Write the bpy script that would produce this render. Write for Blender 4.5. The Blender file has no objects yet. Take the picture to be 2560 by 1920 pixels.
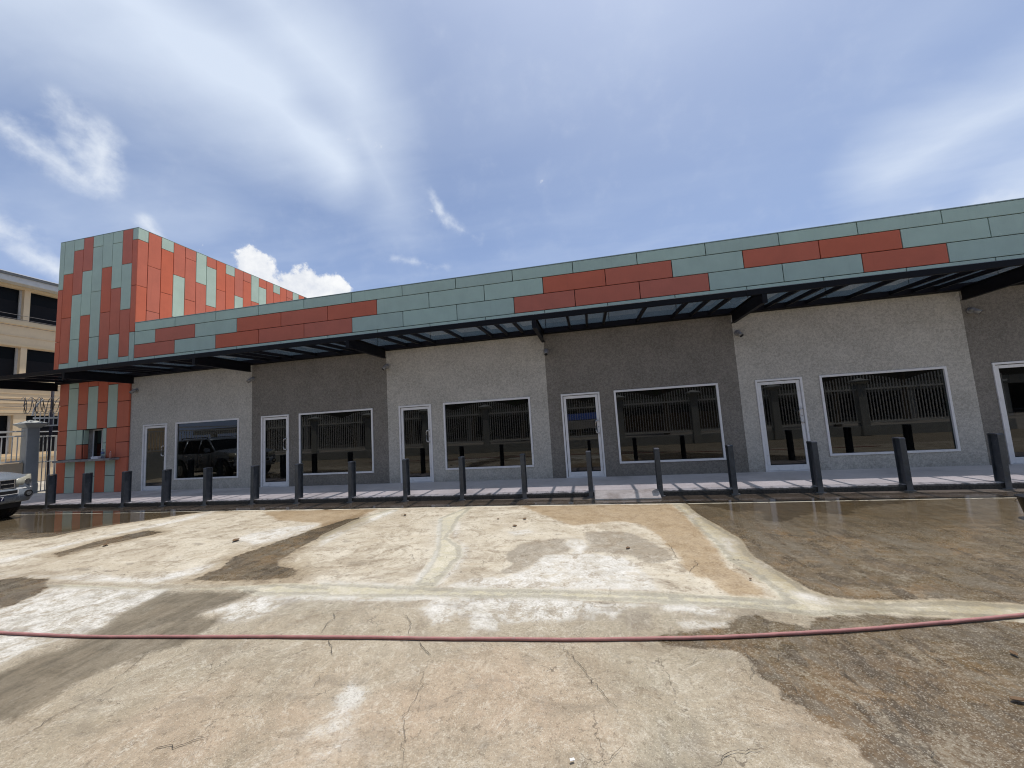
import bpy, bmesh, math, random
import numpy as np
from mathutils import Vector, Matrix
random.seed(7)
rng = np.random.default_rng(7)
SC = bpy.context.scene
COL = SC.collection

# ------------------------------------------------------------------ camera
cam_data = bpy.data.cameras.new('camera')
cam_data.sensor_width = 36.0
cam_data.lens = 13.350
cam_data.clip_start = 0.05
cam_data.clip_end = 3000
cam = bpy.data.objects.new('camera', cam_data)
COL.objects.link(cam)
RR = Vector((0.977854, 0.20037, -0.06045)); UU = Vector((0.078685, -0.084322, 0.993327)); FF = Vector((-0.193936, 0.976085, 0.098221))
M = Matrix.Identity(4)
for i in range(3):
    M[i][0] = RR[i]; M[i][1] = UU[i]; M[i][2] = -FF[i]
M[0][3], M[1][3], M[2][3] = 14.9916, -9.9773, 1.6285
cam.matrix_world = M
SC.camera = cam

# ------------------------------------------------------------------ exposure
SC.view_settings.view_transform = 'Standard'
SC.view_settings.look = 'None'
SC.view_settings.gamma = 1.0
SC.view_settings.use_curve_mapping = False
SC.view_settings.exposure = 0.0
SC.cycles.filter_width = 1.1

# ------------------------------------------------------------------ sun
SUN_DIR = Vector((0.15, 0.203, 1.0)).normalized()
sun_data = bpy.data.lights.new('sun', 'SUN')
sun_data.energy = 4.0
sun_data.angle = math.radians(0.53)
sun_data.color = (1.0, 0.955, 0.88)
sun = bpy.data.objects.new('sun', sun_data)
sun.rotation_euler = SUN_DIR.to_track_quat('Z', 'Y').to_euler()
sun.location = (15, 5, 30)
COL.objects.link(sun)


# ------------------------------------------------------------------ node helper
class NT:
    def __init__(self, tree):
        self.t = tree; self.n = tree.nodes; self.l = tree.links
        self.n.clear()

    def node(self, typ, **kw):
        nd = self.n.new(typ)
        for k, v in kw.items():
            setattr(nd, k, v)
        return nd

    def put(self, sock, v):
        if isinstance(v, bpy.types.NodeSocket):
            self.l.new(v, sock)
        elif v is not None:
            if sock.type == 'RGBA' and hasattr(v, '__len__') and len(v) == 3:
                v = (*v, 1.0)
            sock.default_value = v

    def m(self, op, a, b=None, c=None, clamp=False):
        nd = self.node('ShaderNodeMath', operation=op, use_clamp=clamp)
        for i, v in enumerate((a, b, c)):
            if v is not None:
                self.put(nd.inputs[i], v)
        return nd.outputs[0]

    def add(self, a, b): return self.m('ADD', a, b)
    def sub(self, a, b): return self.m('SUBTRACT', a, b)
    def mul(self, a, b): return self.m('MULTIPLY', a, b)
    def mx(self, a, b): return self.m('MAXIMUM', a, b)
    def mn(self, a, b): return self.m('MINIMUM', a, b)

    def mix(self, f, a, b, blend='MIX'):
        nd = self.node('ShaderNodeMix', data_type='RGBA', blend_type=blend)
        self.put(nd.inputs[0], f); self.put(nd.inputs[6], a); self.put(nd.inputs[7], b)
        return nd.outputs[2]

    def mixf(self, f, a, b):
        nd = self.node('ShaderNodeMix', data_type='FLOAT')
        self.put(nd.inputs[0], f); self.put(nd.inputs[2], a); self.put(nd.inputs[3], b)
        return nd.outputs[0]

    def rng(self, v, a, b, c=0.0, d=1.0, kind='SMOOTHSTEP'):
        nd = self.node('ShaderNodeMapRange', interpolation_type=kind)
        for i, x in enumerate((v, a, b, c, d)):
            self.put(nd.inputs[i], x)
        return nd.outputs[0]

    def noise(self, vec, scale, detail=4.0, rough=0.55, dist=0.0, color=False):
        nd = self.node('ShaderNodeTexNoise')
        self.put(nd.inputs['Vector'], vec)
        nd.inputs['Scale'].default_value = scale
        nd.inputs['Detail'].default_value = detail
        nd.inputs['Roughness'].default_value = rough
        nd.inputs['Distortion'].default_value = dist
        return nd.outputs['Color' if color else 'Fac']

    def vor(self, vec, scale, feature='F1', out='Distance'):
        nd = self.node('ShaderNodeTexVoronoi', feature=feature)
        self.put(nd.inputs['Vector'], vec)
        nd.inputs['Scale'].default_value = scale
        return nd.outputs[out]

    def scalev(self, vec, s, loc=(0, 0, 0), rot=(0, 0, 0)):
        nd = self.node('ShaderNodeMapping')
        self.put(nd.inputs['Vector'], vec)
        nd.inputs['Scale'].default_value = s
        nd.inputs['Location'].default_value = loc
        nd.inputs['Rotation'].default_value = rot
        return nd.outputs[0]

    def sep(self, vec):
        nd = self.node('ShaderNodeSeparateXYZ')
        self.put(nd.inputs[0], vec)
        return nd.outputs

    def attr(self, name):
        nd = self.node('ShaderNodeAttribute', attribute_name=name)
        return nd.outputs['Fac']

    def pos(self):
        return self.node('ShaderNodeNewGeometry').outputs['Position']

    def obj(self):
        return self.node('ShaderNodeTexCoord').outputs['Object']

    def bump(self, h, strength=0.3, dist=0.01, normal=None):
        nd = self.node('ShaderNodeBump')
        self.put(nd.inputs['Height'], h)
        self.put(nd.inputs['Strength'], strength)
        self.put(nd.inputs['Distance'], dist)
        if normal is not None:
            self.put(nd.inputs['Normal'], normal)
        return nd.outputs[0]


# ------------------------------------------------------------------ sky
world = bpy.data.worlds.new('World')
SC.world = world
world.use_nodes = True
W = NT(world.node_tree)
gen = W.node('ShaderNodeTexCoord').outputs['Generated']
sky = W.node('ShaderNodeTexSky', sky_type='NISHITA', sun_disc=False)
sky.sun_elevation = math.radians(75.8)
sky.sun_rotation = math.radians(36.5)
sky.altitude = 20
sky.air_density = 1.0
sky.dust_density = 3.0
sky.ozone_density = 2.0
dx, dy, dz = W.sep(gen)
el = W.mul(W.m('ARCSINE', dz), 180 / math.pi)
az = W.mul(W.m('ARCTAN2', dx, dy), 180 / math.pi)


def seg(u1, v1, u2, v2, r, gain=1.0):
    """soft ribbon of cloud along a path of azimuth/elevation (degrees)"""
    ux, vx = u2 - u1, v2 - v1
    L2 = ux * ux + vx * vx + 1e-6
    a = W.sub(az, u1); b = W.sub(el, v1)
    t = W.m('MULTIPLY_ADD', a, ux / L2, W.mul(b, vx / L2))
    t = W.m('MULTIPLY', t, 1.0, clamp=True)
    px_ = W.m('MULTIPLY_ADD', t, -ux, a)
    py_ = W.m('MULTIPLY_ADD', t, -vx, b)
    d = W.m('SQRT', W.m('MULTIPLY_ADD', px_, px_, W.mul(py_, py_)))
    return W.mul(W.m('SUBTRACT', 1.0, W.mul(d, 1.0 / r), clamp=True), gain)


def union(*s):
    o = s[0]
    for x in s[1:]:
        o = W.m('SMOOTH_MAX', o, x, 0.25)
    return o


# cirrus: layer coordinates so streaks follow perspective of a high sheet
zz = W.mx(dz, 0.08)
lay = W.node('ShaderNodeCombineXYZ')
W.put(lay.inputs[0], W.m('DIVIDE', dx, zz)); W.put(lay.inputs[1], W.m('DIVIDE', dy, zz))
layv = lay.outputs[0]
warp = W.noise(layv, 0.9, 3, 0.5, 0.0, color=True)
wv = W.node('ShaderNodeVectorMath', operation='MULTIPLY_ADD')
W.put(wv.inputs[0], warp); wv.inputs[1].default_value = (0.5, 0.5, 0.5); W.put(wv.inputs[2], layv)
lw = wv.outputs[0]
st1 = W.noise(W.scalev(lw, (0.55, 2.2, 1), rot=(0, 0, math.radians(-35))), 1.2, 6, 0.50)
st2 = W.noise(lw, 2.6, 6, 0.55)
soft = W.noise(layv, 0.55, 4, 0.5)
cir = union(seg(-75, 38, -58, 43, 15, 1.05), seg(-58, 42, -44, 39.5, 12, 1.05), seg(-44, 39.0, -35, 34.5, 8.0, 1.0),
            seg(-52, 50, -33, 42, 14, 0.9), seg(-36, 44, -28, 32, 9, 0.72), seg(-62, 58, 0, 62, 12, 0.75))
cir2 = union(seg(60, 27, 36, 23.0, 7.5, 0.85), seg(62, 38, 38, 33, 8, 0.40), seg(62, 20, 44, 18, 6, 0.85), seg(4, 54, 14, 48, 7, 0.30),
             seg(-62, 22, -50, 26, 7, 0.35))
cirm = W.mx(cir, cir2)
c_amt = W.add(cirm, W.mul(W.sub(W.add(W.mul(st1, 0.7), W.mul(st2, 0.3)), 0.5), 1.25))
c_amt = W.mul(W.m('POWER', W.rng(c_amt, -0.04, 1.08, 0, 1, 'LINEAR'), 1.2), 1.0)
fill_veil = W.mul(W.rng(W.add(W.mul(soft, 0.75), W.mul(st1, 0.25)), 0.36, 0.75), W.rng(el, 38, 80, 0.20, 0.80))  # cloud sheet thickened overhead, mostly out of view, added to brighten shaded walls
cirrus = W.m('MAXIMUM', c_amt, fill_veil)
# pale haze glow round the sun's place in the sky
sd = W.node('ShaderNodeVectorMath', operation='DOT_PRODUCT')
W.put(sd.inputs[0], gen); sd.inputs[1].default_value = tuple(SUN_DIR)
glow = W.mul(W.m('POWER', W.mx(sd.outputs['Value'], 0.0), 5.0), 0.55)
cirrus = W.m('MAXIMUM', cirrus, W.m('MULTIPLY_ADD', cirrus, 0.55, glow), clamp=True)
# cumulus: direction-space billows with crisp rims
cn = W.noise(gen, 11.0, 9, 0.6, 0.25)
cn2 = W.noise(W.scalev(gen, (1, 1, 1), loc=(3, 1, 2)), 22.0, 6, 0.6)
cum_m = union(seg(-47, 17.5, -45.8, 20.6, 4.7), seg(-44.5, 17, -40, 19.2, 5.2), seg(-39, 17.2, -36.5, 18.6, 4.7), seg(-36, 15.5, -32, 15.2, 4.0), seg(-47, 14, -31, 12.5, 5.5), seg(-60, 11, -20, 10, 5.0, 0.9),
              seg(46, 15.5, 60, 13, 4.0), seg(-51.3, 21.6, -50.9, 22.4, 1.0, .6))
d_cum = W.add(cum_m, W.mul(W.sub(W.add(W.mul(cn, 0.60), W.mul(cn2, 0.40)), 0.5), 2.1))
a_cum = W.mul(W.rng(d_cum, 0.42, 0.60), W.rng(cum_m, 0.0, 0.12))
wis_m = union(seg(-65.5, 28.2, -60.8, 26.0, 2.3, 1.0), seg(-62.5, 31.2, -59.3, 30.0, 2.8, .8), seg(-59.4, 29.8, -59.6, 26.8, 2.9, 1.0), seg(-61.5, 28.5, -60, 27, 2.5, .7),
              seg(-70, 20.5, -64.5, 19.4, 2.6, .8), seg(-64.5, 18.6, -62.0, 17.0, 1.8, .8), seg(-22, 32.4, -20.2, 29.2, 1.3, .55), seg(-20.2, 29.2, -15, 26.6, 1.6, .6),
              seg(-28, 24, -20, 23, 1.2, .5), seg(-56, 23.5, -54, 21.0, 1.4, .8), seg(38, 17.5, 44, 17.0, 1.8, .6))
d_w = W.add(wis_m, W.mul(W.sub(W.add(W.mul(cn, 0.55), W.mul(cn2, 0.45)), 0.5), 3.2))
a_w = W.mul(W.mul(W.rng(d_w, 0.05, 1.30), W.rng(wis_m, 0.0, 0.45)), 0.9)
# colours
base_sky = W.mix(1.0, sky.outputs[0], (0.88, 1.0, 1.17), 'MULTIPLY')
hz = W.rng(el, 0, 42, 1.0, 0.0)
base_sky = W.mix(W.m('MULTIPLY_ADD', hz, 0.70, 0.12), base_sky, (3.85, 5.15, 8.3))
cloud_c = W.mix(W.rng(cn2, 0.3, 0.7), (7.2, 7.6, 8.4), (9.8, 9.9, 10.0))
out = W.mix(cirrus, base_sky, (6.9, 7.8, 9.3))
out = W.mix(a_w, out, (8.0, 8.6, 9.5))
shade_c = W.mix(W.rng(W.add(W.mul(cn2, .6), W.mul(cn, .4)), 0.36, 0.66), (7.2, 7.6, 8.4), (9.8, 9.9, 10.0))
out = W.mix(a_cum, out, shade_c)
bg = W.node('ShaderNodeBackground')
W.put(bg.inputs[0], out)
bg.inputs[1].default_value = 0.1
wo = W.node('ShaderNodeOutputWorld')
W.l.new(bg.outputs[0], wo.inputs[0])

# ------------------------------------------------------------------ materials
MATS = {}


def material(name):
    m = bpy.data.materials.new(name)
    m.use_nodes = True
    t = NT(m.node_tree)
    out_ = t.node('ShaderNodeOutputMaterial')
    MATS[name] = m
    return m, t, out_


def simple(name, col, rough=0.6, metal=0.0, var=0.12, scale=3.0, bump=0.0, bscale=60.0, spec=0.5, rand=0.0, dirt=None):
    """plain surface with mottled colour, fine relief and per-object variation"""
    m, t, out_ = material(name)
    p = t.node('ShaderNodeBsdfPrincipled')
    v = t.pos()
    n = t.noise(v, scale, 5, 0.6)
    n2 = t.noise(v, scale * 7, 4, 0.6)
    f = t.rng(t.add(t.mul(n, 0.65), t.mul(n2, 0.35)), 0.3, 0.7, 1 - var, 1 + var, 'LINEAR')
    if rand:
        r = t.node('ShaderNodeObjectInfo').outputs['Random']
        f = t.mul(f, t.rng(r, 0, 1, 1 - rand, 1 + rand, 'LINEAR'))
    hs = t.node('ShaderNodeHueSaturation')
    t.put(hs.inputs['Color'], (*col, 1.0)); t.put(hs.inputs['Value'], f)
    c = hs.outputs[0]
    if dirt:
        c = t.mix(t.rng(t.noise(v, dirt[3], 6, 0.65), 0.52, 0.75, 0, dirt[4]), c, dirt[:3])
    t.put(p.inputs['Base Color'], c)
    t.put(p.inputs['Roughness'], t.rng(n2, 0.2, 0.8, rough * 0.85, min(1, rough * 1.15), 'LINEAR'))
    p.inputs['Metallic'].default_value = metal
    p.inputs['Specular IOR Level'].default_value = spec
    if bump:
        t.put(p.inputs['Normal'], t.bump(t.noise(v, bscale, 5, 0.6), bump, 0.01))
    t.l.new(p.outputs[0], out_.inputs[0])
    return m


def stucco(name, c1, c2):
    m, t, out_ = material(name)
    p = t.node('ShaderNodeBsdfPrincipled')
    v = t.pos()
    warp = t.noise(v, 9.0, 3, 0.5, color=True)
    wv_ = t.node('ShaderNodeVectorMath', operation='MULTIPLY_ADD')
    t.put(wv_.inputs[0], warp); wv_.inputs[1].default_value = (0.09, 0.09, 0.09); t.put(wv_.inputs[2], v)
    worm = t.noise(wv_.outputs[0], 24.0, 4, 0.6, 0.9)
    big = t.noise(v, 1.1, 5, 0.6)
    f = t.add(t.mul(t.rng(worm, 0.36, 0.64, 0, 1), 0.6), t.mul(t.rng(big, 0.3, 0.7, 0.15, 0.85), 0.4))
    c = t.mix(f, c1, c2)
    z = t.sep(v)[2]
    sp = t.mul(t.rng(z, 0.1, 0.42, 1.0, 0.0), t.rng(t.noise(v, 5, 6, 0.7), 0.42, 0.62))
    c = t.mix(t.mul(sp, 0.28), c, (0.16, 0.14, 0.11))
    t.put(p.inputs['Base Color'], c)
    p.inputs['Roughness'].default_value = 0.85
    p.inputs['Specular IOR Level'].default_value = 0.25
    t.put(p.inputs['Normal'], t.bump(worm, 0.55, 0.012))
    t.l.new(p.outputs[0], out_.inputs[0])
    return m


def glass(name, tint, ior=1.5, refl=1.0, dusty=0.0):
    m, t, out_ = material(name)
    tr = t.node('ShaderNodeBsdfTransparent'); t.put(tr.inputs[0], (*tint, 1.0))
    gl = t.node('ShaderNodeBsdfGlossy'); gl.inputs['Roughness'].default_value = 0.0
    t.put(gl.inputs[0], (refl, refl, refl, 1.0))
    fr = t.node('ShaderNodeFresnel'); fr.inputs[0].default_value = ior
    wv_ = t.noise(t.pos(), 1.3, 2, 0.5)
    bn = t.bump(wv_, 0.010, 0.01)
    t.put(gl.inputs['Normal'], bn)
    mxs = t.node('ShaderNodeMixShader')
    front = t.sub(1.0, t.node('ShaderNodeNewGeometry').outputs['Backfacing'])
    t.put(mxs.inputs[0], t.mul(fr.outputs[0], front)); t.l.new(tr.outputs[0], mxs.inputs[1]); t.l.new(gl.outputs[0], mxs.inputs[2])
    res = mxs.outputs[0]
    if dusty:
        df = t.node('ShaderNodeBsdfDiffuse'); t.put(df.inputs[0], (0.35, 0.37, 0.40, 1))
        tl = t.node('ShaderNodeBsdfTranslucent'); t.put(tl.inputs[0], (0.35, 0.37, 0.40, 1))
        ad = t.node('ShaderNodeMixShader'); ad.inputs[0].default_value = 0.6
        t.l.new(df.outputs[0], ad.inputs[1]); t.l.new(tl.outputs[0], ad.inputs[2])
        m2 = t.node('ShaderNodeMixShader')
        t.put(m2.inputs[0], t.rng(t.noise(t.pos(), 4, 6, .65), 0.3, 0.8, dusty * .5, dusty * 1.6))
        t.l.new(res, m2.inputs[1]); t.l.new(ad.outputs[0], m2.inputs[2])
        res = m2.outputs[0]
    t.l.new(res, out_.inputs[0])
    return m


def panel_mat(name, col):
    m, t, out_ = material(name)
    p = t.node('ShaderNodeBsdfPrincipled')
    v = t.pos()
    grain = t.noise(v, 220, 3, 0.6)
    med = t.noise(v, 2.2, 5, 0.6)
    z = t.scalev(v, (14, 14, 0.6))
    streak = t.noise(z, 1.0, 5, 0.6)
    r = t.node('ShaderNodeObjectInfo').outputs['Random']
    val = t.add(t.add(t.mul(t.sub(grain, 0.5), 0.34), t.mul(t.sub(med, 0.5), 0.30)), t.add(t.mul(t.sub(r, 0.5), 0.11), 1.0))
    val = t.sub(val, t.mul(t.rng(streak, 0.55, 0.8), 0.10))
    hs = t.node('ShaderNodeHueSaturation')
    t.put(hs.inputs['Color'], (*col, 1.0)); t.put(hs.inputs['Value'], val)
    t.put(hs.inputs['Saturation'], t.rng(r, 0, 1, 0.95, 1.04, 'LINEAR'))
    t.put(p.inputs['Base Color'], hs.outputs[0])
    p.inputs['Roughness'].default_value = 0.55
    p.inputs['Specular IOR Level'].default_value = 0.35
    t.put(p.inputs['Normal'], t.bump(grain, 0.12, 0.003))
    t.l.new(p.outputs[0], out_.inputs[0])
    return m


def concrete(name, c1, c2, stain, samt=0.6, sscale=1.4, rough=0.85, speck=True, wetattr=None):
    m, t, out_ = material(name)
    p = t.node('ShaderNodeBsdfPrincipled')
    v = t.pos()
    a = t.noise(v, sscale, 8, 0.62, 0.3)
    b = t.noise(v, 9, 6, 0.65)
    c = t.noise(v, 70, 5, 0.7)
    f = t.rng(t.add(t.mul(a, 0.5), t.add(t.mul(b, 0.3), t.mul(c, 0.2))), 0.35, 0.65)
    col = t.mix(f, c1, c2)
    col = t.mix(t.mul(t.rng(t.noise(v, sscale * 0.8, 7, 0.65), 0.5, 0.68), samt), col, stain)
    t.put(p.inputs['Base Color'], col)
    t.put(p.inputs['Roughness'], t.rng(a, 0.3, 0.7, rough * 0.7, rough))
    t.put(p.inputs['Normal'], t.bump(t.add(t.mul(b, 0.5), t.mul(c, 0.5)), 0.35, 0.01))
    t.l.new(p.outputs[0], out_.inputs[0])
    return m


MT_WL = stucco('light_grey_stucco', (0.35, 0.328, 0.278), (0.625, 0.588, 0.505))
MT_WD = stucco('dark_grey_stucco', (0.148, 0.134, 0.110), (0.292, 0.265, 0.222))
MT_GREEN = panel_mat('green_cladding', (0.46, 0.57, 0.455))
MT_RED = panel_mat('red_cladding', (0.60, 0.155, 0.083))
MT_BACK = simple('joint_backing', (0.012, 0.012, 0.012), 0.95, spec=0.1)
MT_WHITE = simple('white_aluminium', (0.80, 0.785, 0.75), 0.35, 0.0, 0.05, 4, dirt=(0.40, 0.38, 0.34, 9.0, 0.35))
MT_STEEL = simple('black_steel', (0.0075, 0.0075, 0.009), 0.5, 0.0, 0.2, 2, 0.05, 50, spec=0.14)
MT_CHROME = simple('satin_steel', (0.62, 0.60, 0.56), 0.28, 1.0, 0.05)
MT_GLASS = glass('tinted_window_glass', (0.30, 0.36, 0.33), 1.6, 1.0, 0.010)
MT_CGLASS = glass('smoked_canopy_glass', (0.675, 0.665, 0.725), 1.45, 0.9, 0.0)
MT_BOLL = simple('grey_bollard_paint', (0.042, 0.050, 0.058), 0.5, 0.0, 0.2, 6, 0.1, 80, dirt=(0.14, 0.14, 0.14, 14.0, 0.30))
def bollard_paint():
    m, t, out_ = material('weathered_bollard_paint')
    p = t.node('ShaderNodeBsdfPrincipled')
    v = t.pos()
    z = t.sep(v)[2]
    n = t.noise(v, 12, 7, 0.7); n2 = t.noise(v, 60, 4, 0.6)
    c = t.mix(t.rng(n, 0.35, 0.65), (0.036, 0.043, 0.050), (0.060, 0.069, 0.078))
    chip = t.rng(t.add(t.mul(n, 0.5), t.mul(n2, 0.5)), 0.60, 0.64)
    c = t.mix(t.mul(chip, 0.6), c, (0.20, 0.19, 0.175))
    low = t.mul(t.rng(t.add(z, t.mul(t.sub(n, 0.5), 0.25)), 0.20, 0.05), 0.75)
    c = t.mix(low, c, (0.17, 0.165, 0.15))
    t.put(p.inputs['Base Color'], c)
    t.put(p.inputs['Roughness'], t.rng(n, 0.3, 0.7, 0.38, 0.62))
    t.put(p.inputs['Normal'], t.bump(n2, 0.15, 0.004))
    t.l.new(p.outputs[0], out_.inputs[0])
    return m


MT_BOLL = bollard_paint()
MT_INT = simple('interior_paint', (0.22, 0.21, 0.19), 0.9)
MT_SIDE = concrete('sidewalk_concrete', (0.54, 0.495, 0.435), (0.68, 0.63, 0.56), (0.36, 0.325, 0.28), 0.55, 0.9, 0.75)
MT_RAMP = concrete('ramp_concrete', (0.42, 0.38, 0.31), (0.60, 0.55, 0.46), (0.22, 0.17, 0.12), 0.6, 2.4)
MT_COUNTER = concrete('counter_concrete', (0.20, 0.19, 0.17), (0.42, 0.40, 0.37), (0.12, 0.11, 0.1), 0.6, 3.5)
MT_FENCE = simple('white_fence_paint', (0.66, 0.66, 0.63), 0.5, 0.0, 0.06)
MT_PILLAR = simple('grey_pillar_render', (0.40, 0.41, 0.39), 0.85, 0.0, 0.12, 3, 0.2, 60)
MT_TAN = simple('tan_masonry', (0.72, 0.56, 0.36), 0.85, 0.0, 0.08, 2.5, 0.25, 30)
MT_TAN2 = simple('tan_trim', (0.68, 0.53, 0.33), 0.8, 0.0, 0.06)
MT_DARKGL = simple('dark_window_glass', (0.006, 0.007, 0.008), 0.25, 0.0, 0.05, spec=0.07)
MT_BLIND = simple('window_film', (0.014, 0.014, 0.016), 0.5, spec=0.07)
MT_FASC = simple('eave_board', (0.55, 0.54, 0.51), 0.8, 0, 0.1, 6, dirt=(0.30, 0.28, 0.26, 7, 0.5))
MT_ZINC = simple('zinc_roof', (0.80, 0.81, 0.82), 0.4, 0.0, 0.1)
MT_GUTTER = simple('dark_gutter', (0.16, 0.16, 0.15), 0.6)
MT_WIRE = simple('wire_grey', (0.10, 0.09, 0.09), 0.6, 0.3)
MT_RAZOR = simple('razor_galvanised', (0.13, 0.12, 0.115), 0.4, 0.6)
MT_POLE = simple('dark_pole', (0.012, 0.011, 0.022), 0.6, spec=0.2)
MT_CAR = simple('silver_car_paint', (0.21, 0.24, 0.28), 0.28, 0.35, 0.02, 0.5)
MT_CARBLK = simple('black_plastic', (0.015, 0.015, 0.017), 0.5)
MT_TYRE = simple('tyre_rubber', (0.014, 0.013, 0.013), 0.8, 0, 0.2, 20, 0.4, 40)
MT_CARGL = glass('car_glass', (0.22, 0.24, 0.24), 1.5, 1.0)
MT_LAMP = simple('headlight_lens', (0.34, 0.33, 0.27), 0.15, 0.0, 0.2, 12)
MT_PLATE = simple('number_plate_blue', (0.012, 0.016, 0.05), 0.4)
MT_TEXT = simple('plate_letters', (0.8, 0.8, 0.82), 0.4)
MT_BUCKET = simple('black_bucket', (0.012, 0.012, 0.013), 0.35, 0, 0.2, 10)
MT_LEAF = simple('dry_leaf', (0.13, 0.075, 0.035), 0.8, 0, 0.3, 40)
MT_FOAM = simple('white_foam', (0.80, 0.80, 0.82), 0.7)
MT_PET = glass('clear_plastic', (0.78, 0.84, 0.88), 1.35, 1.0, 0.25)
MT_PINK = simple('pink_drink', (0.62, 0.28, 0.20), 0.35)
MT_LABEL = simple('blue_label', (0.10, 0.16, 0.34), 0.5)
MT_CARD = simple('cardboard', (0.42, 0.30, 0.17), 0.85)
MT_CAM = simple('camera_housing', (0.26, 0.255, 0.24), 0.35, 0.2)
MT_LENS = simple('camera_lens', (0.008, 0.008, 0.009), 0.1)
MT_CRACK = simple('crack_grime', (0.060, 0.048, 0.036), 0.95, 0, 0.3, 20)
MT_STREET = concrete('street_concrete', (0.34, 0.31, 0.26), (0.46, 0.42, 0.36), (0.22, 0.19, 0.15), 0.5, 0.4)
MT_BARK = simple('bark', (0.12, 0.09, 0.06), 0.9)
MT_FOL = simple('foliage', (0.055, 0.095, 0.025), 0.6, 0, 0.5, 1.5)
MT_TARP = simple('blue_tarp', (0.04, 0.10, 0.42), 0.45)
MT_HOSE = simple('pink_hose_rubber', (0.36, 0.165, 0.155), 0.75, 0, 0.25, 12, 0.3, 120, dirt=(0.30, 0.19, 0.17, 18, 0.7))


def kerb_material():
    m, t, out_ = material('mouldy_kerb')
    p = t.node('ShaderNodeBsdfPrincipled')
    v = t.pos()
    z = t.sep(v)[2]
    n = t.noise(t.scalev(v, (1, 1, 2)), 5, 8, 0.7)
    n2 = t.noise(v, 34, 6, 0.7)
    drip = t.noise(t.scalev(v, (9, 1, 0.5)), 1.5, 5, 0.6)
    h = t.add(z, t.mul(t.sub(t.add(t.mul(n, 0.6), t.mul(drip, 0.4)), 0.5), 0.09))
    mould = t.rng(h, 0.104, 0.088)
    col = t.mix(n2, (0.36, 0.34, 0.31), (0.52, 0.50, 0.46))
    dark = t.mix(t.rng(n2, 0.3, 0.7), (0.014, 0.012, 0.009), (0.070, 0.062, 0.046))
    col = t.mix(mould, col, dark)
    t.put(p.inputs['Base Color'], col)
    t.put(p.inputs['Roughness'], t.mixf(mould, 0.8, 0.55))
    t.put(p.inputs['Normal'], t.bump(n2, 0.6, 0.01))
    t.l.new(p.outputs[0], out_.inputs[0])
    return m


MT_KERB = kerb_material()


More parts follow.
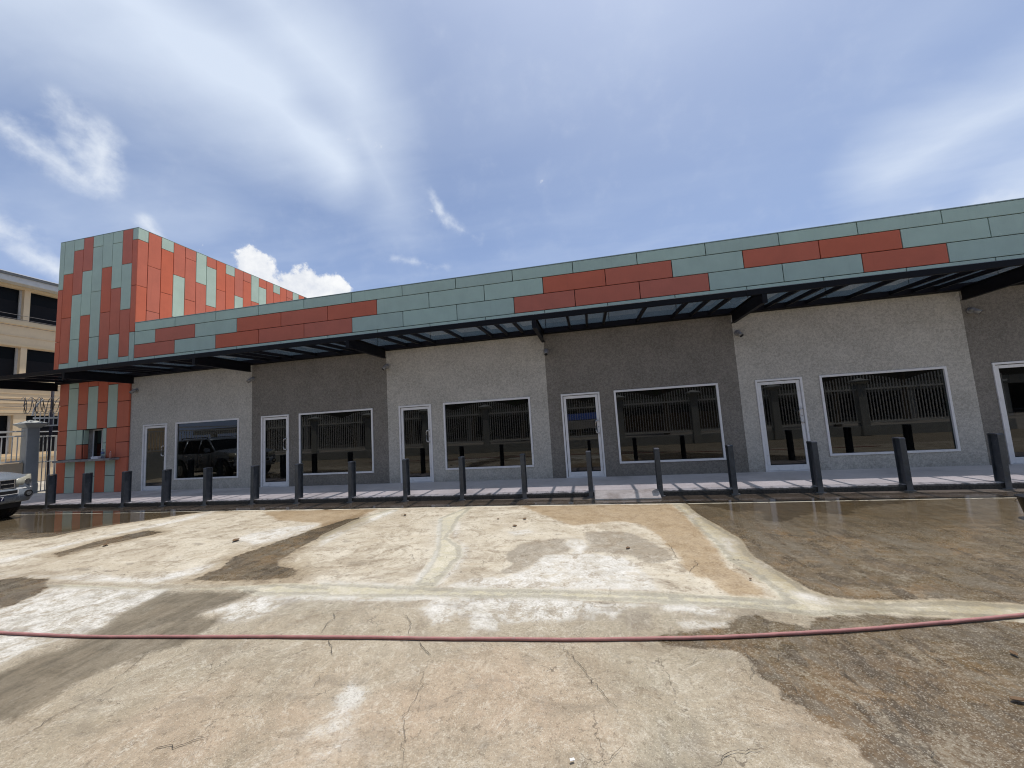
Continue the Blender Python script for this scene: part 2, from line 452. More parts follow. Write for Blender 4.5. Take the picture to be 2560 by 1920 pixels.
def ground_material():
    m, t, out_ = material('stained_concrete_lot')
    p = t.node('ShaderNodeBsdfPrincipled')
    v = t.pos()
    x, y, z = t.sep(v)
    nA = t.noise(v, 0.55, 6, 0.6, 0.2)
    nB = t.noise(v, 2.3, 8, 0.66, 0.4)
    nC = t.noise(v, 9.0, 8, 0.68, 0.2)
    nD = t.noise(v, 42.0, 6, 0.7)
    nE = t.noise(v, 210.0, 3, 0.6)
    nF = t.noise(t.scalev(v, (1, 1, 1), loc=(7.3, 1.1, 0)), 1.7, 8, 0.68, 0.7)

    def mask(name, big, fine, w, wf=0.0):
        d = t.attr(name)
        d = t.add(d, t.mul(t.sub(nB, 0.5), big))
        d = t.add(d, t.mul(t.sub(nC, 0.5), fine))
        if wf:
            d = t.add(d, t.mul(t.sub(nD, 0.5), wf))
        return t.rng(d, w, -w)

    # dry concrete: cream upper slabs, beige exposed aggregate in the foreground
    up = t.rng(t.add(t.attr('joint'), t.mul(t.sub(nB, 0.5), 0.12)), 0.03, -0.03)
    fg = t.mix(t.rng(nB, 0.35, 0.65), (0.300, 0.252, 0.180), (0.390, 0.335, 0.250))
    fg = t.mix(t.mul(t.rng(nA, 0.42, 0.62), 0.55), fg, (0.290, 0.262, 0.195))
    pinkn = t.rng(t.add(t.attr('pink'), t.mul(t.sub(nF, 0.5), 1.3)), 0.40, -0.35)
    fg = t.mix(t.mul(pinkn, 0.45), fg, (0.46, 0.325, 0.225))
    fg = t.mix(t.mul(t.rng(t.add(t.mul(nF, 0.6), t.mul(nC, 0.4)), 0.50, 0.64), 0.40), fg, (0.205, 0.175, 0.135))
    cream = t.mix(t.rng(nB, 0.3, 0.7), (0.46, 0.405, 0.31), (0.585, 0.53, 0.425))
    cream = t.mix(t.mul(t.rng(nC, 0.5, 0.72), 0.30), cream, (0.40, 0.30, 0.19))
    # soft tyre and broom streaks
    stq = t.noise(t.scalev(v, (0.6, 5.0, 1), rot=(0, 0, 0.5)), 1.6, 6, 0.65)
    stv = t.noise(t.scalev(v, (4.5, 0.75, 1), rot=(0, 0, 0.12)), 1.5, 8, 0.70)
    cream = t.mix(t.mul(t.rng(stq, 0.52, 0.70), 0.32), cream, (0.42, 0.31, 0.19))
    fg = t.mix(t.mul(t.mul(t.rng(stv, 0.50, 0.62), t.rng(nA, 0.44, 0.56)), 0.42), fg, (0.185, 0.165, 0.13))
    col = t.mix(up, fg, cream)
    # mottled dirt blots
    blot = t.rng(t.add(t.mul(nF, 0.50), t.add(t.mul(nC, 0.35), t.mul(nD, 0.15))), 0.545, 0.61)
    col = t.mix(t.mul(blot, t.mixf(up, 0.34, 0.50)), col, (0.27, 0.205, 0.135))
    nG = t.noise(t.scalev(v, (1, 1, 1), loc=(3.1, 9.7, 0)), 0.8, 9, 0.70, 1.2)
    drift = t.rng(nG, 0.46, 0.60)
    col = t.mix(t.mul(drift, t.mixf(up, 0.30, 0.45)), col, (0.335, 0.270, 0.185))
    pale = t.rng(nG, 0.44, 0.34)
    col = t.mix(t.mul(t.mul(pale, t.rng(nD, 0.35, 0.6)), 0.35), col, (0.56, 0.52, 0.44))
    # grey stains
    mg = mask('grey', 0.16, 0.14, 0.03, 0.05)
    gcol = t.mix(nC, (0.155, 0.130, 0.10), (0.36, 0.315, 0.245))
    col = t.mix(t.mul(mg, 0.82), col, gcol)
    g1 = t.noise(t.scalev(v, (1, 1, 1), loc=(5.7, 2.2, 0)), 4.2, 10, 0.78, 0.6)
    g2 = t.noise(t.scalev(v, (1, 1, 1), loc=(8.1, 6.3, 0)), 1.25, 10, 0.74, 1.6)
    g3 = t.noise(t.scalev(v, (1, 1, 1), loc=(2.1, 3.3, 0)), 15.0, 6, 0.70, 0.3)
    g2m = t.rng(g2, 0.505, 0.575)
    col = t.mix(t.mul(g2m, t.mixf(up, 0.30, 0.50)), col, t.mix(nC, (0.24, 0.185, 0.125), (0.37, 0.32, 0.24)))
    g1m = t.mul(t.rng(g1, 0.520, 0.565), t.rng(g2, 0.40, 0.54))
    col = t.mix(t.mul(g1m, t.mixf(up, 0.38, 0.62)), col, t.mix(nD, (0.15, 0.11, 0.070), (0.28, 0.22, 0.15)))
    col = t.mix(t.mul(t.rng(g3, 0.585, 0.625), t.mixf(up, 0.45, 0.55)), col, (0.115, 0.085, 0.058))
    tide = t.mul(t.rng(t.m('ABSOLUTE', t.sub(g2, 0.50)), 0.012, 0.002), t.rng(nC, 0.40, 0.58))
    col = t.mix(t.mul(tide, 0.50), col, (0.60, 0.56, 0.475))
    # hairline crazing running on between the open cracks
    wpc = t.node('ShaderNodeVectorMath', operation='MULTIPLY_ADD')
    t.put(wpc.inputs[0], t.noise(v, 2.2, 5, 0.65, color=True)); wpc.inputs[1].default_value = (0.55, 0.55, 0); t.put(wpc.inputs[2], v)
    cz = t.vor(t.scalev(wpc.outputs[0], (1, 1, 0.0)), 0.85, 'DISTANCE_TO_EDGE')
    hair = t.mul(t.rng(cz, 0.0030, 0.0012), t.rng(nB, 0.50, 0.57))
    # trench patches
    mb = mask('band', 0.10, 0.08, 0.02, 0.02)
    bcol = t.mix(t.rng(nC, 0.35, 0.65), (0.50, 0.455, 0.325), (0.42, 0.395, 0.31))
    bcol = t.mix(t.rng(t.add(nF, t.mul(t.sub(nC, .5), .5)), 0.50, 0.60), bcol, (0.57, 0.525, 0.41))
    edge = t.rng(t.m('ABSOLUTE', t.add(t.add(t.attr('band'), 0.05), t.mul(t.sub(nC, 0.5), 0.16))), 0.05, 0.02)
    bcol = t.mix(t.mul(edge, 0.55), bcol, (0.225, 0.215, 0.18))
    col = t.mix(t.mul(mb, 0.9), col, bcol)
    # efflorescence: chalky white core with a thin worn halo
    dw = t.add(t.attr('white'), t.add(t.mul(t.sub(nB, 0.5), 0.12), t.mul(t.sub(nF, 0.5), 0.10)))
    dwf = t.add(dw, t.add(t.mul(t.sub(nC, 0.5), 0.26), t.mul(t.sub(nD, 0.5), 0.20)))
    mw = t.rng(dwf, 0.035, -0.045)
    dwf = t.sub(dwf, t.mixf(up, 0.008, 0.0))
    mw = t.rng(dwf, 0.030, -0.035)
    halo = t.mul(t.rng(dw, 0.30, -0.10), t.rng(t.add(t.mul(nC, 0.5), t.mul(nD, 0.5)), 0.40, 0.60))
    holes = t.rng(t.add(t.mul(nF, 0.25), t.add(t.mul(nC, 0.35), t.mul(nD, 0.40))), 0.40, 0.54)
    wcol = t.mix(t.rng(t.add(t.mul(nB, .5), t.mul(nC, .5)), 0.35, 0.62), (0.46, 0.435, 0.38), (0.645, 0.625, 0.58))
    col = t.mix(t.mul(halo, t.mixf(up, 0.25, 0.42)), col, (0.52, 0.485, 0.42))
    worn = t.mul(t.rng(g1, 0.50, 0.56), 0.75)
    col = t.mix(t.mul(t.mul(mw, t.sub(1.0, worn)), t.rng(holes, 0, 1, 0.35, 0.97, 'LINEAR')), col, wcol)
    # random chalk traces
    tr = t.mul(t.rng(t.add(t.mul(nF, 0.5), t.mul(nC, 0.5)), 0.60, 0.68), t.rng(nD, 0.42, 0.6))
    col = t.mix(t.mul(tr, 0.5), col, (0.58, 0.55, 0.48))
    # aggregate grains
    vg = t.vor(v, 190.0, out='Color')
    vgf = t.sep(vg)[0]
    grain = t.rng(vgf, 0.80, 0.92)
    col = t.mix(t.mul(grain, t.mixf(up, 0.36, 0.12)), col, (0.58, 0.53, 0.43))
    dg = t.rng(t.sep(vg)[1], 0.86, 0.95)
    col = t.mix(t.mul(dg, t.mixf(up, 0.42, 0.18)), col, (0.12, 0.095, 0.07))
    finev = t.rng(t.add(t.mul(nD, 0.5), t.mul(nE, 0.5)), 0.3, 0.7, 0.68, 1.26, 'LINEAR')
    hs = t.node('ShaderNodeHueSaturation')
    t.put(hs.inputs['Color'], col); t.put(hs.inputs['Value'], finev)
    col = hs.outputs[0]
    # coarse tonal drift of the old foreground slab
    nH = t.noise(t.scalev(v, (1, 1, 1), loc=(1.3, 4.4, 0)), 2.6, 9, 0.72, 0.9)
    smg = t.mul(t.rng(t.add(t.mul(nH, 0.6), t.mul(stq, 0.4)), 0.50, 0.62), t.rng(nD, 0.30, 0.62))
    col = t.mix(t.mul(smg, t.mixf(up, 0.55, 0.25)), col, (0.150, 0.125, 0.095))
    lmg = t.mul(t.rng(nH, 0.47, 0.36), t.rng(nD, 0.38, 0.60))
    col = t.mix(t.mul(lmg, 0.30), col, (0.56, 0.51, 0.42))
    col = t.mix(t.mul(hair, 0.62), col, (0.075, 0.058, 0.042))
    # orange silt (damp)
    mo = mask('orange', 0.22, 0.16, 0.05, 0.05)
    ocol = t.mix(t.rng(t.add(t.mul(g1, 0.5), t.mul(nC, 0.5)), 0.40, 0.60), (0.34, 0.235, 0.125), (0.205, 0.130, 0.062))
    col = t.mix(t.mul(mo, 0.74), col, t.mix(t.mul(t.rng(nD, 0.42, 0.66), 0.8), ocol, (0.42, 0.32, 0.20)))
    # wet
    mwet = t.mul(mask('wet', 0.22, 0.14, 0.02, 0.04), t.sub(1.0, t.mul(t.mul(mb, up), 0.88)))
    mwg = mask('wetgrey', 0.26, 0.22, 0.07, 0.10)
    dampd = t.add(t.attr('wet'), t.add(t.mul(t.sub(nF, 0.5), 0.5), t.mul(t.sub(nC, 0.5), 0.3)))
    damp = t.mul(t.rng(dampd, 0.36, -0.05), t.mixf(up, 0.22, 0.75))
    col = t.mix(damp, col, t.mix(1.0, col, (0.58, 0.51, 0.41), 'MULTIPLY'))
    wtone = t.mix(t.rng(nB, 0.35, 0.65), (0.52, 0.465, 0.385), (0.32, 0.275, 0.215))
    wtone = t.mix(t.rng(nF, 0.45, 0.7), wtone, (0.52, 0.40, 0.25))
    wcol2 = t.mix(1.0, t.mix(t.mixf(up, 0.15, 0.45), col, (0.34, 0.285, 0.205)), wtone, 'MULTIPLY')
    wlt = t.rng(t.add(t.mul(stq, 0.5), t.add(t.mul(nF, 0.25), t.mul(nD, 0.25))), 0.50, 0.62)
    wcol2 = t.mix(t.mul(wlt, 0.55), wcol2, (0.33, 0.285, 0.215))
    wso = t.mul(t.rng(t.add(t.mul(stv, 0.45), t.mul(nF, 0.55)), 0.50, 0.57), 0.40)
    wcol2 = t.mix(wso, wcol2, t.mix(nC, (0.185, 0.115, 0.052), (0.27, 0.18, 0.095)))
    wgy = t.mul(t.rng(t.add(t.mul(stv, 0.4), t.mul(g2, 0.6)), 0.50, 0.44), 0.55)
    wcol2 = t.mix(wgy, wcol2, t.mix(nD, (0.105, 0.092, 0.072), (0.22, 0.195, 0.155)))
    wdr = t.mul(t.rng(g2, 0.535, 0.60), t.rng(nD, 0.38, 0.58))
    wcol2 = t.mix(t.mul(wdr, 0.60), wcol2, (0.33, 0.295, 0.23))
    wst = t.mul(t.rng(t.add(t.mul(stv, 0.6), t.mul(g1, 0.4)), 0.510, 0.570), 0.78)
    wcol2 = t.mix(wst, wcol2, (0.070, 0.054, 0.036))
    wcol2 = t.mix(1.0, wcol2, (0.84, 0.82, 0.78), 'MULTIPLY')
    wdk = t.rng(t.add(t.mul(nC, 0.5), t.mul(stq, 0.5)), 0.46, 0.36)
    wcol2 = t.mix(t.mul(wdk, 0.65), wcol2, (0.062, 0.050, 0.034))
    wcol2 = t.mix(t.mul(grain, 0.5), wcol2, (0.40, 0.36, 0.29))
    col = t.mix(mwet, col, wcol2)
    gt = t.mix(1.0, t.mix(0.40, col, (0.30, 0.26, 0.20)), t.mix(t.rng(t.add(t.mul(g1, .5), t.mul(stv, .5)), 0.42, 0.58), (0.40, 0.385, 0.36), (0.66, 0.64, 0.61)), 'MULTIPLY')
    col = t.mix(t.mul(mwg, t.sub(1.0, mwet)), col, gt)
    nearw = t.mul(t.rng(t.add(y, t.mul(t.sub(nB, .5), 1.2)), -4.9, -3.3), mwet)
    col = t.mix(t.mul(nearw, 0.55), col, t.mix(nC, (0.060, 0.047, 0.030), (0.15, 0.115, 0.070)))
    # puddles
    pd = t.add(t.attr('puddle'), t.add(t.mul(t.sub(nC, 0.5), 0.34), t.mul(t.sub(nF, 0.5), 0.30)))
    mp = t.rng(pd, 0.03, -0.04)
    pdcol = t.mix(1.0, col, (0.62, 0.60, 0.56), 'MULTIPLY')
    col = t.mix(mp, col, pdcol)
    # darker brown towards the kerb
    kg = t.mul(t.rng(t.add(y, t.mul(t.sub(nC, 0.5), 0.35)), -2.42, -1.98), 0.78)
    col = t.mix(kg, col, t.mix(nC, (0.045, 0.036, 0.025), (0.12, 0.095, 0.065)))
    lip = t.rng(t.m('ABSOLUTE', t.add(y, 2.60)), 0.035, 0.015)
    col = t.mix(t.mul(t.mul(lip, t.rng(nB, 0.38, 0.5)), 0.75), col, (0.62, 0.58, 0.48))
    t.put(p.inputs['Base Color'], col)
    rw = t.rng(t.add(t.mul(nC, 0.5), t.mul(nB, 0.5)), 0.35, 0.62, 0.16, 0.46)
    rough = t.mixf(mwet, 0.88, rw)
    rough = t.mixf(mo, rough, 0.5)
    rough = t.mixf(t.mul(nearw, 0.92), rough, 0.035)
    pm2 = t.mul(t.rng(t.add(t.attr('pud2'), t.mul(t.sub(nC, 0.5), 0.9)), 0.10, -0.16), mwet)
    rough = t.mixf(t.mul(pm2, 0.8), rough, 0.05)
    rough = t.mixf(mp, rough, 0.02)
    t.put(p.inputs['Roughness'], rough)
    t.put(p.inputs['Specular IOR Level'], t.mixf(t.mx(mwet, mp), 0.30, 0.5))
    bh = t.add(t.mul(nD, 0.45), t.add(t.mul(nE, 0.25), t.mul(nC, 0.4)))
    bs = t.mixf(mwet, 0.42, 0.16)
    bs = t.mixf(mp, bs, 0.0)
    bs = t.mixf(nearw, bs, 0.035)
    t.put(p.inputs['Normal'], t.bump(bh, bs, 0.012))
    t.l.new(p.outputs[0], out_.inputs[0])
    return m


MT_GROUND = ground_material()


# ------------------------------------------------------------------ mesh helpers
class MB:
    def __init__(self):
        self.v = []; self.f = []; self.s = []

    def quad(self, a, b, c, d):
        i = len(self.v); self.v += [a, b, c, d]; self.f.append((i, i + 1, i + 2, i + 3)); return self

    def box(self, x0, x1, y0, y1, z0, z1, mat=None):
        P = [(x0, y0, z0), (x1, y0, z0), (x1, y1, z0), (x0, y1, z0), (x0, y0, z1), (x1, y0, z1), (x1, y1, z1), (x0, y1, z1)]
        if mat is not None:
            P = [tuple(mat @ Vector(p)) for p in P]
        i = len(self.v); self.v += P
        for f in ((0, 3, 2, 1), (4, 5, 6, 7), (0, 1, 5, 4), (1, 2, 6, 5), (2, 3, 7, 6), (3, 0, 4, 7)):
            self.f.append(tuple(i + k for k in f))
        return self

    def loft(self, rings, cap=True):
        n = len(rings[0]); i = len(self.v)
        for r in rings: self.v += [tuple(p) for p in r]
        for a in range(len(rings) - 1):
            for k in range(n):
                k2 = (k + 1) % n
                self.f.append((i + a * n + k, i + a * n + k2, i + (a + 1) * n + k2, i + (a + 1) * n + k))
        if cap:
            self.f.append(tuple(i + k for k in reversed(range(n))))
            self.f.append(tuple(i + (len(rings) - 1) * n + k for k in range(n)))
        return self

    def tube(self, pts, r, n=8, cap=True, radii=None):
        pts = [Vector(p) for p in pts]
        rings = []
        up = Vector((0, 0, 1))
        for k, p in enumerate(pts):
            d = (pts[min(k + 1, len(pts) - 1)] - pts[max(k - 1, 0)]).normalized()
            u = d.cross(up)
            if u.length < 1e-3: u = d.cross(Vector((0, 1, 0)))
            u.normalize(); w = d.cross(u).normalized()
            rr = radii[k] if radii else r
            rings.append([p + (u * math.cos(a) + w * math.sin(a)) * rr for a in [2 * math.pi * j / n for j in range(n)]])
        return self.loft(rings, cap)

    def lathe(self, prof, n=20, c=(0, 0, 0)):
        rings = [[(c[0] + r * math.cos(2 * math.pi * j / n), c[1] + r * math.sin(2 * math.pi * j / n), c[2] + z) for j in range(n)] for r, z in prof]
        return self.loft(rings, True)

    def prism(self, poly, axis, a, b):
        """extrude 2-D poly along axis ('x','y','z') from a to b"""
        def P(u, w, s):
            return {'x': (s, u, w), 'y': (u, s, w), 'z': (u, w, s)}[axis]
        r0 = [P(u, w, a) for u, w in poly]; r1 = [P(u, w, b) for u, w in poly]
        return self.loft([r0, r1], True)

    def mesh(self, name, mat, smooth=False):
        me = bpy.data.meshes.new(name)
        me.from_pydata(self.v, [], self.f)
        if mat is not None: me.materials.append(mat)
        bm = bmesh.new(); bm.from_mesh(me)
        bmesh.ops.recalc_face_normals(bm, faces=bm.faces)
        bm.to_mesh(me); bm.free()
        if smooth:
            for p in me.polygons: p.use_smooth = True
        return me

    def build(self, name, mat, parent=None, smooth=False, bevel=0.0, seg=1, local=False):
        o = bpy.data.objects.new(name, self.mesh(name, mat, smooth))
        COL.objects.link(o)
        if parent is not None:
            o.parent = parent
            if not local: o.location = -world_loc(parent)
        if bevel:
            b = o.modifiers.new('bevel', 'BEVEL'); b.width = bevel; b.segments = seg; b.limit_method = 'ANGLE'
        return o


def world_loc(o):
    l = Vector(o.location)
    while o.parent is not None:
        o = o.parent; l += Vector(o.location)
    return l


def tag(o, label, cat, group=None):
    o['label'] = label; o['category'] = cat
    if group: o['group'] = group
    return o


def empty(name, loc, label, cat, group=None):
    o = bpy.data.objects.new(name, None)
    o.empty_display_size = 0.2
    o.location = loc
    COL.objects.link(o)
    return tag(o, label, cat, group)


def struct(o):
    o['kind'] = 'structure'
    return o


def stuff(o):
    o['kind'] = 'stuff'
    return o


def link_mesh(name, me, parent, loc, rz=0.0):
    o = bpy.data.objects.new(name, me)
    o.location = loc; o.rotation_euler = (0, 0, rz)
    if parent is not None: o.parent = parent
    COL.objects.link(o)
    return o


def copy_tree(o, parent=None):
    c = o.copy(); COL.objects.link(c)
    c.parent = parent
    for ch in list(o.children): copy_tree(ch, c)
    return c

# ================================================================== GROUND
# outlines of stains, traced in metres on the lot (x along the shops, y away from them)
POLYS={
'wet':[
[(3.12,-4.92),(4.01,-4.71),(4.91,-4.51),(4.97,-3.9),(5.38,-3.47),(5.87,-3.0),(6.14,-2.66),(7.39,-2.54),(9.16,-2.59),(10.09,-2.59),(9.35,-1.46),(3.37,-1.32),(-2.25,-1.76),(-4.19,-1.85)],
[(9.13,-2.57),(12.19,-2.52),(14.86,-2.48),(16.45,-2.56),(16.64,-1.68),(14.86,-2.19),(8.36,-1.6)],
[(6.56,-5.34),(6.44,-4.78),(6.64,-4.1),(7.15,-4.23),(7.08,-4.61),(6.9,-4.93),(6.84,-5.25),(6.98,-5.51)],
[(10.23,-6.17),(10.2,-5.78),(10.0,-5.36),(10.14,-4.61),(10.23,-3.95),(10.37,-3.45),(10.55,-3.27),(10.9,-3.8),(10.68,-4.52),(10.76,-5.14),(10.87,-5.59),(11.1,-5.72),(11.28,-5.77),(11.46,-5.94),(11.45,-6.06),(10.84,-6.14)],
[(6.5,-6.33),(7.4,-6.31),(7.52,-6.23),(8.17,-6.27),(8.49,-6.43),(8.7,-6.68),(8.78,-6.87),(8.77,-6.96),(8.87,-7.33)],
[(16.48,-2.61),(16.52,-3.42),(16.6,-4.2),(16.65,-4.67),(16.6,-5.2),(16.64,-5.55),(16.71,-5.91),(16.8,-6.06),(16.88,-6.15),(17.04,-6.19),(17.72,-6.14),(18.14,-6.2),(18.61,-6.2),(22.43,-2.49),(21.79,-2.15),(16.31,-1.82),(16.18,-2.53)],
[(15.35,-6.92),(15.4,-6.87),(15.65,-6.8),(15.88,-6.71),(16.0,-6.55),(16.14,-6.52),(16.22,-6.61),(16.42,-6.69),(16.57,-6.51),(16.95,-6.44),(17.87,-6.5),(18.27,-6.53),(17.08,-7.84),(16.08,-7.94),(16.09,-7.86),(16.1,-7.74),(16.08,-7.66),(16.01,-7.59),(16.01,-7.52),(15.93,-7.46),(15.94,-7.38),(15.86,-7.24),(15.87,-7.15),(15.82,-7.04),(15.59,-7.03),(15.38,-7.0)],
],
'wetgrey':[
[(10.25,-6.45),(11.37,-6.39),(11.36,-6.54),(11.26,-6.83),(11.26,-6.89),(11.58,-6.99),(11.65,-7.25),(11.61,-7.38),(11.47,-7.45),(11.48,-7.53),(11.37,-7.7),(11.34,-7.91),(11.37,-8.11),(11.31,-8.29),(10.54,-7.95),(10.56,-7.81),(10.52,-7.61),(10.59,-7.43),(10.53,-7.19),(10.37,-6.96),(10.34,-6.76)],
],
'orange':[
[(13.59,-2.62),(14.86,-2.54),(16.28,-2.65),(16.33,-3.41),(16.34,-4.46),(16.29,-5.2),(16.25,-5.5),(16.38,-5.91),(16.37,-6.18),(16.09,-6.17),(16.0,-6.07),(15.98,-5.87),(15.88,-5.8),(15.83,-5.61),(15.83,-5.22),(15.81,-4.8),(15.74,-4.38),(15.56,-3.88),(15.25,-3.7),(14.61,-3.99),(14.33,-3.64),(13.99,-3.19)],
[(9.19,-2.65),(10.52,-2.55),(10.55,-3.95),(10.47,-4.27)],
[(7.79,-2.72),(10.13,-2.63),(10.37,-3.0),(10.01,-3.67),(8.87,-3.45)],
],
'grey':[
[(13.83,-5.21),(13.98,-4.82),(14.19,-4.68),(14.52,-4.57),(14.62,-5.07),(14.58,-5.16),(14.32,-5.25),(14.25,-5.47),(14.2,-5.63),(13.98,-5.87),(13.87,-5.78),(14.01,-5.53),(13.88,-5.43)],
[(14.79,-4.31),(15.1,-4.22),(15.43,-4.38),(15.61,-4.67),(15.73,-4.93),(15.8,-5.32),(15.7,-5.43),(15.51,-5.48),(15.34,-5.23),(14.78,-5.08),(14.66,-5.13),(14.84,-4.88)],
[(15.14,-6.51),(15.34,-6.52),(15.34,-6.78),(15.21,-6.84),(15.16,-6.72)],
[(16.44,-7.46),(16.62,-7.43),(16.76,-7.47),(16.73,-7.54),(16.59,-7.6),(16.5,-7.54)],
[(14.68,-7.34),(14.7,-7.3),(14.73,-7.33),(14.71,-7.36)],
[(14.65,-7.39),(14.67,-7.38),(14.69,-7.39),(14.67,-7.41)],
[(11.89,-5.58),(12.0,-5.49),(12.23,-5.57),(12.11,-5.65)],
[(11.83,-5.83),(11.87,-5.77),(11.99,-5.83),(11.96,-5.89)],
[(14.7,-7.25),(14.71,-7.2),(14.72,-7.25),(14.71,-7.3)],
[(8.62,-4.89),(8.84,-4.95),(8.91,-4.89),(8.69,-4.83)],
[(11.87,-5.58),(11.91,-5.49),(12.06,-5.57),(12.02,-5.66)],
[(11.84,-5.85),(11.89,-5.79),(12.01,-5.84),(11.96,-5.89)],
[(9.19,-4.74),(9.25,-4.65),(9.48,-4.74),(9.43,-4.82)],
[(8.54,-5.72),(8.54,-5.66),(8.7,-5.71),(8.7,-5.77)],
[(7.79,-5.93),(8.0,-5.87),(8.41,-5.91),(8.19,-5.98)],
[(11.17,-4.72),(11.22,-4.65),(11.37,-4.72),(11.31,-4.78)],
[(15.04,-5.69),(15.09,-5.64),(15.14,-5.68),(15.09,-5.73)],
[(12.66,-6.57),(12.69,-6.54),(12.75,-6.57),(12.73,-6.6)],
[(11.29,-5.06),(11.43,-5.03),(11.63,-5.06),(11.48,-5.09)],
],
'white':[
[(13.33,-6.61),(13.41,-6.57),(13.32,-6.52),(13.44,-6.41),(13.93,-6.38),(14.56,-6.35),(15.01,-6.4),(15.61,-6.39),(15.6,-6.45),(15.29,-6.44),(15.11,-6.51),(15.06,-6.68),(15.0,-6.59),(14.88,-6.59),(14.89,-6.68),(14.78,-6.65),(14.59,-6.74),(14.36,-6.75),(14.19,-6.8),(14.11,-6.73),(14.13,-6.91),(14.01,-6.89),(13.94,-6.97),(13.91,-6.82),(13.86,-6.76),(13.76,-6.73),(13.7,-6.65),(13.7,-6.81),(13.59,-6.88),(13.49,-6.75)],
[(13.35,-6.19),(13.64,-5.97),(13.98,-5.87),(14.2,-5.68),(14.32,-5.25),(14.62,-5.19),(14.66,-5.07),(14.55,-4.82),(14.59,-4.6),(14.77,-4.64),(14.84,-4.94),(14.78,-5.16),(15.25,-5.29),(15.39,-5.58),(15.45,-5.88),(15.49,-6.12),(14.54,-6.16)],
[(8.69,-7.25),(8.8,-6.98),(8.78,-6.87),(8.7,-6.68),(8.59,-6.47),(10.24,-6.41),(10.34,-6.76),(10.35,-6.96),(10.53,-7.19),(10.42,-7.33),(10.3,-7.47),(10.35,-7.71),(10.47,-8.0)],
[(6.01,-6.13),(7.03,-6.14),(8.24,-6.14),(8.58,-6.07),(9.61,-6.17),(9.76,-5.85),(10.01,-5.61),(10.13,-5.95),(9.8,-6.27),(8.9,-6.26),(8.17,-6.27),(7.52,-6.23),(7.4,-6.31)],
[(9.18,-4.61),(9.16,-4.33),(9.53,-3.93),(10.07,-3.75),(10.29,-4.56),(9.8,-4.9)],
[(5.94,-5.95),(5.91,-5.61),(5.95,-5.06),(6.1,-4.22),(6.31,-3.23),(6.25,-2.64),(6.51,-2.57),(6.63,-3.24),(6.48,-3.93),(6.15,-4.51),(6.18,-5.38),(6.38,-5.83)],
[(10.81,-4.71),(10.74,-4.2),(10.8,-3.64),(10.9,-2.75),(11.06,-2.73),(11.04,-3.53),(10.96,-4.3),(11.01,-4.96)],
[(13.02,-6.13),(12.97,-5.87),(12.96,-5.52),(12.85,-5.04),(12.66,-4.61),(12.26,-3.57),(12.28,-3.46),(12.71,-4.61),(12.92,-5.17),(13.03,-5.62),(13.07,-5.96),(13.09,-6.15)],
[(13.31,-5.9),(13.3,-5.56),(13.31,-5.28),(13.16,-4.9),(12.81,-4.36),(12.68,-3.69),(12.85,-4.09),(12.92,-4.53),(13.25,-4.96),(13.35,-5.34),(13.37,-5.85),(13.35,-6.15),(13.31,-6.13)],
[(11.86,-6.08),(12.54,-6.11),(13.04,-6.16),(13.05,-6.19),(12.58,-6.17),(11.91,-6.15)],
[(11.47,-6.5),(12.17,-6.42),(12.68,-6.47),(13.25,-6.38),(13.94,-6.41),(13.29,-6.47),(12.79,-6.51),(12.25,-6.52),(11.51,-6.53)],
[(11.24,-6.86),(11.34,-6.72),(11.41,-6.5),(12.2,-6.45),(12.62,-6.42),(12.68,-6.52),(12.24,-6.5),(11.92,-6.58),(11.92,-6.78),(11.83,-6.97),(11.58,-6.99),(11.49,-6.83)],
[(13.32,-7.6),(13.38,-7.62),(13.45,-7.65),(13.49,-7.68),(13.5,-7.73),(13.48,-7.76),(13.49,-7.8),(13.46,-7.83),(13.48,-7.87),(13.44,-7.87),(13.4,-7.89),(13.36,-7.88),(13.37,-7.86),(13.4,-7.84),(13.4,-7.8),(13.35,-7.78),(13.32,-7.72),(13.34,-7.69),(13.31,-7.63)],
[(13.48,-7.87),(13.52,-7.88),(13.52,-7.93),(13.5,-7.95),(13.5,-7.98),(13.43,-7.98),(13.41,-8.0),(13.37,-7.99),(13.33,-7.98),(13.36,-7.97),(13.42,-7.96),(13.43,-7.94),(13.44,-7.9)],
[(13.34,-8.0),(13.37,-8.0),(13.37,-8.02),(13.35,-8.04),(13.33,-8.04)],
[(13.53,-8.01),(13.57,-7.98),(13.6,-7.99),(13.63,-8.01),(13.62,-8.05),(13.62,-8.08),(13.59,-8.11),(13.56,-8.13),(13.53,-8.15),(13.5,-8.14),(13.48,-8.13),(13.49,-8.11),(13.53,-8.1),(13.53,-8.07),(13.54,-8.04)],
[(13.65,-4.28),(13.94,-4.16),(14.06,-4.29),(13.79,-4.45)],
[(15.55,-6.69),(15.63,-6.63),(15.77,-6.67),(15.91,-6.64),(16.05,-6.62),(16.02,-6.72),(15.95,-6.68),(15.84,-6.74),(15.68,-6.75),(15.57,-6.76)],
[(16.37,-3.31),(16.54,-3.26),(16.54,-3.52),(16.38,-3.6)],
[(16.5,-4.53),(16.65,-4.6),(16.64,-4.8),(16.51,-4.89),(16.52,-5.09),(16.43,-5.09),(16.45,-4.8)],
[(16.58,-5.3),(16.72,-5.44),(16.97,-5.43),(16.97,-5.61),(16.75,-5.57),(16.6,-5.58)],
[(16.6,-6.04),(16.74,-6.1),(16.84,-6.18),(16.84,-6.33),(16.75,-6.31),(16.64,-6.26),(16.59,-6.17)],
[(15.48,-6.4),(15.76,-6.38),(15.93,-6.45),(15.98,-6.55),(15.83,-6.57),(15.66,-6.5),(15.46,-6.51)],
],
'band':[
